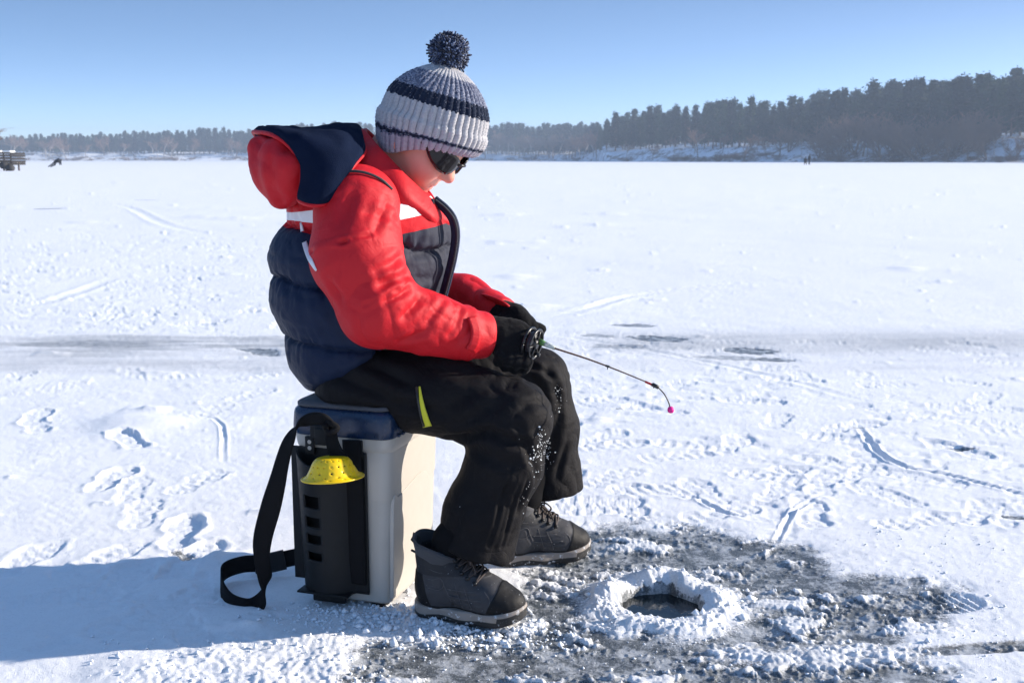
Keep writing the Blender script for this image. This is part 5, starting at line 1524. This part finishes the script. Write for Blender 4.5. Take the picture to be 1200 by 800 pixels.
def boot_meshes():
    def outline(p, grow=0.0):
        x, y = p[:, 0], p[:, 1]
        def c2(ax, ay, bx, by, ra, rb):
            ab = np.array([bx - ax, by - ay]); t = np.clip(((x - ax) * ab[0] + (y - ay) * ab[1]) / (ab @ ab), 0, 1)
            return np.hypot(x - ax - t * ab[0], y - ay - t * ab[1]) - (ra + (rb - ra) * t)
        return smin(c2(.038, 0, .13, .002, .036, .036), c2(.13, .002, .198, .004, .038, .046), .02) - grow
    def lift(p):
        x = p[:, 0]; return .016 * np.clip((x - .16) / .085, 0, 1.2) ** 2 + .004 * np.clip((.03 - x) / .03, 0, 1) ** 2
    def sole(p):
        z = p[:, 2] - lift(p)
        mid = .0025 * np.sin(p[:, 0] / .018) 
        d = smax(outline(p, .004 + .002 * np.sin(p[:, 0] / .013)), np.abs(z - .017) - .015, .006)
        g = np.maximum(np.abs(((p[:, 0] / .022) % 1) - .5) * .022 - .0035, z - .009 - 0 * mid)
        g = np.maximum(g, -(np.abs(outline(p)) - .016))
        return smax(d, -g, .002)
    sole.bb = (np.array([-.01, -.06, -.005]), np.array([.26, .06, .06]))
    up = union([ell((.190, .003, .047), (.053, .044, .034)), ell((.135, .001, .060), (.065, .041, .045)), ell((.052, 0, .060), (.047, .038, .050)),
                cap((.055, 0, .070), (.050, 0, .140), .043, .048), (cap((.070, 0, .115), (.160, 0, .062), .034, .033), .03)], .03)
    def upper(p):
        z = p[:, 2] - lift(p) * .8
        d = smax(up(p), .022 - z, .008)
        d = smax(d, outline(p, .0015), .015) * 1.0 if False else d
        d = smax(d, z - .158 - 0 * p[:, 0], .01)
        q = np.hypot(p[:, 0] - .05, p[:, 1])
        return smax(d, -np.maximum(q - .037, .10 - z), .005)
    upper.bb = (np.array([-.01, -.06, .0]), np.array([.26, .06, .17]))
    h = .0026 if FINE else .004
    V, Fs = isosurf(upper, h, .008); N, _ = grad(upper, V)
    x, y, z = V.T
    cap_line = .182 - .9 * (z - .05) * 0 + .02 * (np.abs(y) / .04)
    toe = (x - (.172 + .45 * np.clip(z - .03, 0, .05))) ; heel = (.034 + .25 * np.clip(.10 - z, 0, .1) - x)
    over = np.maximum(np.maximum(toe, heel * (z < .105)), (.036 - z) * .8)
    V = V + N * (.0022 * sstep(-.002, .002, over))[:, None]
    # stitched panel lines
    def line(a, b, w=.0022, d=.0022, both=True):
        nonlocal V
        for s in ((1, -1) if both else (1,)):
            pa, pb = [], []
            for q in (a, b):
                p = np.array([q[0], .06 * s, q[2]], np.float32)
                for _ in range(30):
                    g_, dd = grad(upper, p[None]); p = p - g_[0] * dd[0]; p[0] = q[0]; p[2] = q[2]
                pa.append(p)
            V = crease(V, N, pa[0], pa[1], w, d, .3)
    for a, b in [((.04, 0, .09), (.075, 0, .10)), ((.075, 0, .10), (.08, 0, .075)), ((.045, 0, .075), (.08, 0, .075)), ((.08, 0, .075), (.10, 0, .04)), ((.03, 0, .125), (.09, 0, .118)), ((.11, 0, .075), (.13, 0, .035)), ((.13, 0, .075), (.15, 0, .035)), ((.1, 0, .05), (.165, 0, .055)), ((.095, 0, .065), (.155, 0, .072))]:
        line(a, b)
    V = V + N * (.0016 * fbm3(V / .03, 3, 61))[:, None]
    n = NT('boot_upper'); ov = n.attr('overlay')
    v = n.noise(60, 4, .6); c = n.mix(v, (.036, .037, .042), (.060, .060, .066)); c = n.mix(n.ramp(ov, [(.49, 0), (.51, 1)]), c, (.008, .008, .009))
    c = n.mix(n.ramp(n.noise(150, 4, .75), [(.66, 0), (.74, 1)]), c, (.5, .52, .55))
    b = n.bump(n.noise(1500, 2), .4, .0005); n.set(c, .62, b, Specular_IOR_Level=.22)
    mu = mesh_from('boot', V, Fs, True, {'overlay': .5 + over * 60})
    mu.materials.append(n.m)
    Vs, Fss = isosurf(sole, h, .006)
    n = NT('boot_sole'); zz = n.attr('zz')
    c = n.mix(n.ramp(zz, [(.44, 0), (.48, 1)]), (.016, .016, .017), n.mix(n.noise(50, 4), (.22, .19, .165), (.34, .30, .27)))
    c = n.mix(n.ramp(n.noise(70, 5, .7), [(.58, 0), (.66, 1)]), c, (.72, .75, .79)); n.set(c, .7, n.bump(n.noise(300, 3), .3, .001))
    tip = np.clip((Vs[:, 0] - .19) / .02, 0, 1) + np.clip((.03 - Vs[:, 0]) / .02, 0, 1)
    ms = mesh_from('sole', Vs, Fss, True, {'zz': (Vs[:, 2] - lift(Vs)) / .032 + .06 * np.sin(Vs[:, 0] / .016) - .3 * (Vs[:, 0] > .2)})
    ms.materials.append(n.m)
    # laces, hooks, tongue, ankle flap, heel loop
    def onsurf(p, s=0.002):
        p = np.array(p, np.float32)
        for _ in range(25):
            g_, dd = grad(upper, p[None]); p = p - g_[0] * dd[0] * .9
        return p + g_[0] * s
    rows = [(.150, .086), (.133, .096), (.117, .107), (.104, .120), (.098, .136)]
    La = MB(); hk = []; pts = []
    for i, (x_, z_) in enumerate(rows):
        a_ = onsurf((x_ - .004, -.022, z_), .004); b_ = onsurf((x_ - .004, .022, z_), .004); m_ = onsurf((x_ + .006, 0, z_ + .01), .006)
        La.tube(catmull([a_, m_, b_], 6), .0024, 6)
        if i < 4:
            x2, z2 = rows[i + 1]
            for s in (-1, 1):
                c_ = onsurf((x2 - .004, -.022 * s, z2), .004); m2 = onsurf(((x_ + x2) / 2 + .006, 0, (z_ + z2) / 2 + .01), .008)
                La.tube(catmull([onsurf((x_ - .004, .022 * s, z_), .004), m2, c_], 6), .0022, 6)
        for q in (a_, b_):
            hk.append(q)
    k0 = onsurf((.112, 0, .142), .010)
    for s in (-1, 1):
        La.tube(catmull([k0, k0 + [.010, .022 * s, .010], k0 + [.022, .034 * s, .0], k0 + [.018, .022 * s, -.012], k0 + [.004, .006 * s, -.002]], 6), .0022, 6)
        La.tube(catmull([k0, k0 + [.014, .012 * s, -.008], k0 + [.026, .020 * s, -.022], k0 + [.030, .024 * s, -.034]], 6), .0022, 6)
    lace = mesh_from('laces', np.concatenate(La.V), La.F); lace.materials.append(plain('lace', (.065, .05, .045), .8))
    hm = plain('lace_hook', (.03, .03, .032), .35, .6); hooks = []
    for q in hk:
        v_, f_ = tube_verts([q + [0, 0, -.003], q + [0, 0, .003]], .0045, 8); me_ = mesh_from('lace_hook', v_, f_); me_.materials.append(hm); hooks.append(('lace_hook', me_))
    st_ = MB()
    for s in (-1, 1):
        for pl in ([(.036, .128), (.060, .118), (.088, .112)], [(.030, .100), (.055, .098), (.074, .102), (.082, .088), (.070, .076), (.046, .078)], [(.082, .088), (.092, .064), (.098, .038)], [(.105, .096), (.112, .068), (.118, .038)], [(.125, .088), (.136, .062), (.142, .038)],
                   [(.092, .064), (.125, .060), (.165, .062)], [(.088, .080), (.12, .078), (.150, .080)], [(.172, .086), (.184, .066), (.178, .040)]):
            st_.tube(catmull([onsurf((a_, .045 * s, b_), .0004) for a_, b_ in pl], 5), .0008, 4)
    SV = np.concatenate(st_.V); SF = np.array([f for f in st_.F if len(f) == 4]) + len(V)
    mu2 = mesh_from('boot', np.concatenate([V, SV]), np.concatenate([Fs, SF]), True, {'overlay': np.concatenate([.5 + over * 60, np.zeros(len(SV))])}, np.r_[np.zeros(len(Fs), int), np.ones(len(SF), int)])
    mu2.materials.append(mu.materials[0]); mu2.materials.append(plain('stitch', (.085, .083, .088), .8)); mu = mu2
    P, Wd = [], []
    for i in range(13):
        a_ = R(35 + i * 290 / 12)
        P.append((.052 + .050 * math.cos(a_), .049 * math.sin(a_), .146 - .018 * math.cos(a_) + .004 * math.sin(3 * a_))); Wd.append((.2 * math.cos(a_), .2 * math.sin(a_), 1))
    Vc, Fc = ribbon(P, Wd, .034, .005, 5); fl = mesh_from('flap', Vc, Fc); fl.materials.append(fabric('boot_flap', (.055, .056, .062), .85, 600))
    Tg = MB(); Tg.tube([(.005, 0, .150), (-.010, 0, .165), (-.006, 0, .178), (.008, 0, .168)], .004, 6); Tg.tube([(.0, 0, .135), (-.012, .0, .14)], .003, 6)
    loop = mesh_from('loop', np.concatenate(Tg.V), Tg.F); loop.materials.append(plain('boot_loop', (.02, .02, .02), .8))
    return [('sole', ms), ('laces', lace), ('ankle_flap', fl), ('heel_loop', loop)] + hooks, mu

def build_boots(body):
    sockm = fabric('black_wool', (.008, .008, .009), .95, 500, .3, .001, 0, .08)
    for L in LEGS_:
        s_ = union([cap(L[3], L[4], .043, .032), cap(L[4], L[5], .032, .034)], .01); V, Fs = isosurf(s_, .004, .01); add_obj('sock', mesh_from('sock', V, Fs), body, sockm)
    subs, mu = boot_meshes()
    for (h0, h1, z) in ((bR0, bR1, -.002), (bL0, bL1, -.002)):
        b = bpy.data.objects.new('boot', mu); COL.objects.link(b); b.parent = body
        d = h1 - h0; b.location = (h0[0], h0[1], z); b.rotation_euler = (0, R(0), math.atan2(d[1], d[0])); b.scale = (.90, .90, .88)
        for nm, me in subs:
            c = bpy.data.objects.new(nm, me); COL.objects.link(c); c.parent = b

# ---------------------------------------------------------------- gloves
def build_gloves(body):
    m = fabric('black_fleece', (.008, .008, .009), .95, 450, .35, .0016, .05, .06)
    for hd, mir, end in ((HAND_R, 1, ARM_R), (HAND_L, -1, ARM_L)):
        pr, fg, th, c, ax, bk, dn = hand_prims(*hd, k=.98, r=.0118, mirror=mir)
        palm = union(pr + [cap(end[-1] - unit(end[-1] - end[-2]) * .02, hd[0], .029, .028)], .03)
        ch = [union(f, .008) for f in fg + [th]]
        def sdf(p):
            d = None
            for f in ch[:4]:
                e = f(p); d = e if d is None else smin(d, e, .005)
            d = smin(d, palm(p), .014); return smin(d, ch[4](p), .012)
        sdf.bb = (np.min([palm.bb[0]] + [f.bb[0] for f in ch], 0), np.max([palm.bb[1]] + [f.bb[1] for f in ch], 0))
        V, Fs = isosurf(sdf, .0022 if FINE else .004, .01); N, _ = grad(sdf, V)
        V = V + N * (.0022 * (np.abs(fbm3(V / .022, 3, 71)) * 2 - .5))[:, None]
        add_obj('glove', mesh_from('glove', V, Fs), body, m)

# ---------------------------------------------------------------- hat
def build_hat(body):
    tilt = R(17); ax = np.array([math.sin(tilt) * math.cos(yaw * .5), -math.sin(tilt) * math.sin(yaw * .5), math.cos(tilt)])
    fx = unit(np.array([math.cos(yaw), -math.sin(yaw), 0]) - ax * np.dot(ax, [math.cos(yaw), -math.sin(yaw), 0])); fy = np.cross(ax, fx)
    C = at(511, 133, 2.225)
    prof = np.array([(-.088, .0935), (-.078, .101), (-.06, .1075), (-.045, .1115), (-.030, .1135), (-.020, .1138), (-.0165, .1095), (0, .1085), (.02, .1050), (.040, .0945), (.058, .079), (.074, .060), (.086, .040), (.093, .022), (.097, .006)])
    seg = np.r_[0, np.cumsum(np.hypot(*np.diff(prof, axis=0).T))]; tt = np.linspace(0, seg[-1], 110)
    z = np.interp(tt, seg, prof[:, 0]); r = np.interp(tt, seg, prof[:, 1])
    k = np.ones(5) / 5; r = np.r_[r[:2], np.convolve(r, k, 'valid'), r[-2:]]; z = np.r_[z[:2], np.convolve(z, k, 'valid'), z[-2:]]
    NR = 46; na = NR * 10; a = np.arange(na) / na * 2 * PI
    A, T = np.meshgrid(a, np.arange(len(tt))); Z = z[T]; RR = r[T]
    cuff = Z < -.028
    nz = fbm3(np.stack([np.cos(A) * 3, np.sin(A) * 3, Z * 30], -1).reshape(-1, 3), 2, 81).reshape(A.shape)
    ph = A * NR + nz * 1.2
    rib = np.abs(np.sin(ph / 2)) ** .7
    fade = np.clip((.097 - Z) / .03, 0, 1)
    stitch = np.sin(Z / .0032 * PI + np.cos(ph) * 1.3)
    RR = RR * .955 + (rib - .6) * .0055 * fade + .0007 * stitch * fade + .0022 * nz
    # the fold of the turned-up brim
    Zb = Z.copy()
    low = np.clip((-.03 - Z) / .058, 0, 1)
    side = np.exp(-((((A + PI) % (2 * PI)) - PI + 2.15) / .55) ** 2) + np.exp(-((((A + PI) % (2 * PI)) - PI - 2.15) / .55) ** 2)
    Zb = Zb + (.020 * (.5 + .5 * np.cos(A)) + .006 - .020 * side) * low ** 1.3
    Pq = C + RR[..., None] * (1.03 * np.cos(A)[..., None] * fx + .93 * np.sin(A)[..., None] * fy) + Zb[..., None] * ax
    stripe = Z + .006 * np.cos(A) * 0 + .0012 * np.sign(np.sin(ph / 2 * 3)) 
    V = Pq.reshape(-1, 3); Fs = grid_faces(len(tt), na, True)
    # inner wall so the brim has thickness
    n_in = 14; Pin = C + (RR[:n_in] - .007)[..., None] * (1.03 * np.cos(A[:n_in])[..., None] * fx + .93 * np.sin(A[:n_in])[..., None] * fy) + Zb[:n_in][..., None] * ax
    off = len(V); V = np.concatenate([V, Pin.reshape(-1, 3)])
    f2 = grid_faces(n_in, na, True)[:, ::-1] + off
    i = np.arange(na); j = (i + 1) % na; f3 = np.stack([i + off, j + off, j, i], 1)
    att = np.concatenate([stripe.ravel(), np.full(n_in * na, -.08)])
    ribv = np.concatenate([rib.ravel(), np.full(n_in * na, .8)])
    n = NT('knit'); s = n.attr('h'); rb = n.attr('rib')
    def b(x): return (x + .1) / .21
    sc = n.math('MULTIPLY_ADD', s, 1 / .21, .1 / .21)
    white = n.mix(n.noise(260, 4, .8), (.20, .20, .24), (.66, .65, .65)); lil = n.mix(n.noise(260, 4, .8), (.20, .19, .25), (.50, .48, .54))
    mel = n.mix(n.ramp(n.noise(260, 3, .8), [(.42, 0), (.6, 1)]), (.06, .07, .12), (.28, .30, .38)); nav = n.mix(n.noise(300, 2), (.008, .012, .026), (.020, .030, .060))
    sw = n.math('MULTIPLY_ADD', n.math('SUBTRACT', n.noise(120, 2), .5), .02, sc)
    c = lil
    for lo, m_ in ((-.0590, mel), (-.0560, nav), (-.0490, mel), (-.0465, white), (.014, nav), (.038, mel), (.074, white)):
        c = n.mix(n.ramp(sw, [(0, 0), (b(lo), 1)], 'CONSTANT'), c, m_)
    nb = n.bump(n.noise(700, 3, .7), .8, .0016)
    c = n.mix(n.ramp(rb, [(.0, 1), (.45, 0)]), c, n.mix(.55, c, (.03, .03, .05)))  # shade between the ribs painted in: knit colour darkened along the grooves
    n.set(c, .95, nb, Sheen_Weight=.1, Specular_IOR_Level=.1)
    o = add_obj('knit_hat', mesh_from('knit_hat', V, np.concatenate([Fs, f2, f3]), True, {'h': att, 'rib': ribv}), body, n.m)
    # loose wool fibres
    rng = np.random.default_rng(9); mb_V = []; mb_F = []; q = 0
    N_ = 2600; ti = rng.integers(3, 100, N_); ai = rng.integers(0, na, N_)
    base = Pq[ti, ai]; nrm = base - (C + ax * 0); nrm /= np.linalg.norm(nrm, axis=1)[:, None]
    d = nrm * .7 + rng.normal(size=(N_, 3)) * .5; d /= np.linalg.norm(d, axis=1)[:, None]
    L = rng.exponential(.0024, N_)[:, None] + .0012; sd_ = np.cross(d, rng.normal(size=(N_, 3))); sd_ /= np.linalg.norm(sd_, axis=1)[:, None]; w = .00022
    mid = base + d * L * .5 + sd_ * L * .12; tip = base + d * L + rng.normal(size=(N_, 3)) * L * .3
    Vf = np.stack([base - sd_ * w, base + sd_ * w, mid + sd_ * w, mid - sd_ * w, tip], 1).reshape(-1, 3)
    k5 = np.arange(N_)[:, None] * 5
    Ff = [tuple(x) for x in np.concatenate([k5 + [0, 1, 2, 3]], 0)] + [tuple(x) for x in (k5 + [3, 2, 4])]
    fz = add_obj('wool_fuzz', mesh_from('wool_fuzz', Vf, Ff, False), o, plain('wool', (.62, .62, .68), .95)); fz['kind'] = 'stuff'
    # pompom of cut yarn
    pc = C + ax * .119 + fx * (-.008); V_ = []; F_ = []; nn = 0; tone = []
    S_ = 4200
    d = rng.normal(size=(S_, 3)); d /= np.linalg.norm(d, axis=1)[:, None]
    L = rng.uniform(.0345, .0395, S_) * (1 - .10 * np.abs(d @ ax)) * (1 + .05 * np.sin(d[:, 0] * 4 + 1) * np.cos(d[:, 2] * 3)); side_ = np.cross(d, rng.normal(size=(S_, 3))); side_ /= np.linalg.norm(side_, axis=1)[:, None]; oth = np.cross(d, side_)
    tn = rng.random(S_) ** 1.0
    wob = rng.normal(size=(S_, 3)) * .0035
    st = []
    for (f_, w_) in ((.15, .0008), (.6, .0012), (.92, .0020), (1.0, .0017)):
        c_ = pc + d * (L * f_)[:, None] + wob * f_ ** 2
        for kx in range(4):
            an = kx * PI / 2; st.append(c_ + (side_ * math.cos(an) + oth * math.sin(an)) * w_)
    Vp = np.stack(st, 1).reshape(-1, 3); bs = (np.arange(S_) * 16)[:, None]
    Fp = np.concatenate([bs + [r_ * 4 + kx, r_ * 4 + (kx + 1) % 4, r_ * 4 + 4 + (kx + 1) % 4, r_ * 4 + 4 + kx] for r_ in range(3) for kx in range(4)] + [bs + [12, 13, 14, 15]])
    n = NT('pompom_yarn'); n.set(n.ramp(n.attr('tone'), [(0, (.006, .009, .020)), (.45, (.012, .022, .060)), (.75, (.045, .070, .15)), (1, (.24, .29, .42))]), .95, None, Sheen_Weight=.3, Specular_IOR_Level=.1)
    add_obj('pompom', mesh_from('pompom', Vp, Fp, False, {'tone': np.repeat(tn, 16)}), o, n.m)
    return o

def build_sunglasses(body):
    lensm = NT('lens'); lensm.set(lensm.mix(lensm.noise(6, 1), (.006, .006, .008), (.012, .010, .012)), .05, None, Specular_IOR_Level=.35)
    fr = plain('glasses_frame', (.012, .012, .014), .3); red = plain('glasses_temple', (.10, .008, .012), .35)
    def surf(az, z, off=0):
        a = R(az); return hw(((.090 + off) * math.cos(a) + .0, (.079 + off) * math.sin(a), z))
    def lens_outline(s):
        out = []
        for i in range(40):
            t = i / 40 * 2 * PI; c, s_ = math.cos(t), math.sin(t)
            az = 38 + 27 * np.sign(c) * abs(c) ** .8; w = 1 - .30 * (az - 38) / 27 * (1 if s_ < 0 else .5)
            z = .007 + .0200 * np.sign(s_) * abs(s_) ** .85 * w + (.006 if az > 38 else 0) * (az - 38) / 27
            out.append((s * az, z))
        return out
    # the frame object carries everything
    F_ = MB()
    bridge = [surf(-11, .014, .006), surf(-5, .016, .009), surf(0, .017, .010), surf(5, .016, .009), surf(11, .014, .006)]
    F_.tube(bridge, .0032, 8)
    lens = []
    for s in (-1, 1):
        ol = lens_outline(s); pts = [surf(az, z, .005) for az, z in ol]
        F_.tube(pts + [pts[0]], .0019, 6)
        F_.tube([surf(s * 62, .010, .005), surf(s * 72, .011, .006), surf(s * 85, .011, .007), surf(s * 100, .010, .009), surf(s * 118, .006, .010)], [.0042, .0046, .0038, .003, .0028], 8)
        lens.append(ol)
    g = F_.build('sunglasses', fr, body)
    for ol in lens:
        V = []; Fs = []; n_ = len(ol); ca, cz = np.mean([a for a, _ in ol]), np.mean([z for _, z in ol])
        for lay, off in enumerate((.0075, .0055)):
            for k in range(6):
                t = k / 5
                for az, z in ol: V.append(surf(ca + (az - ca) * t, cz + (z - cz) * t, off))
        m = 6 * n_
        for k in range(5):
            for i in range(n_):
                j = (i + 1) % n_
                Fs.append((k * n_ + i, k * n_ + j, (k + 1) * n_ + j, (k + 1) * n_ + i)); Fs.append((m + k * n_ + i, m + (k + 1) * n_ + i, m + (k + 1) * n_ + j, m + k * n_ + j))
        for i in range(n_): j = (i + 1) % n_; Fs.append((5 * n_ + i, 5 * n_ + j, m + 5 * n_ + j, m + 5 * n_ + i))
        me = mesh_from('lens', V, Fs); add_obj('lens', me, g, lensm.m)

def build_boy():
    body = build_body(); _lap('body')
    build_jacket(body); _lap('jacket')
    build_trousers(body); _lap('trousers'); build_boots(body); _lap('boots'); build_gloves(body); build_hat(body); build_sunglasses(body)
BUILDERS = [build_boy, build_box, build_skimmer, build_rod, build_stage, build_far_people]
import time as _t
_t0 = _t.time()
def _lap(s):
    print('LAP', s, round(_t.time() - _t0, 1))
build_ground(); _lap('ground')
build_crumbs(); build_terrain(); build_far(); _lap('far')
if HAZE > 0: build_haze()
for f in BUILDERS: f(); _lap(f.__name__)
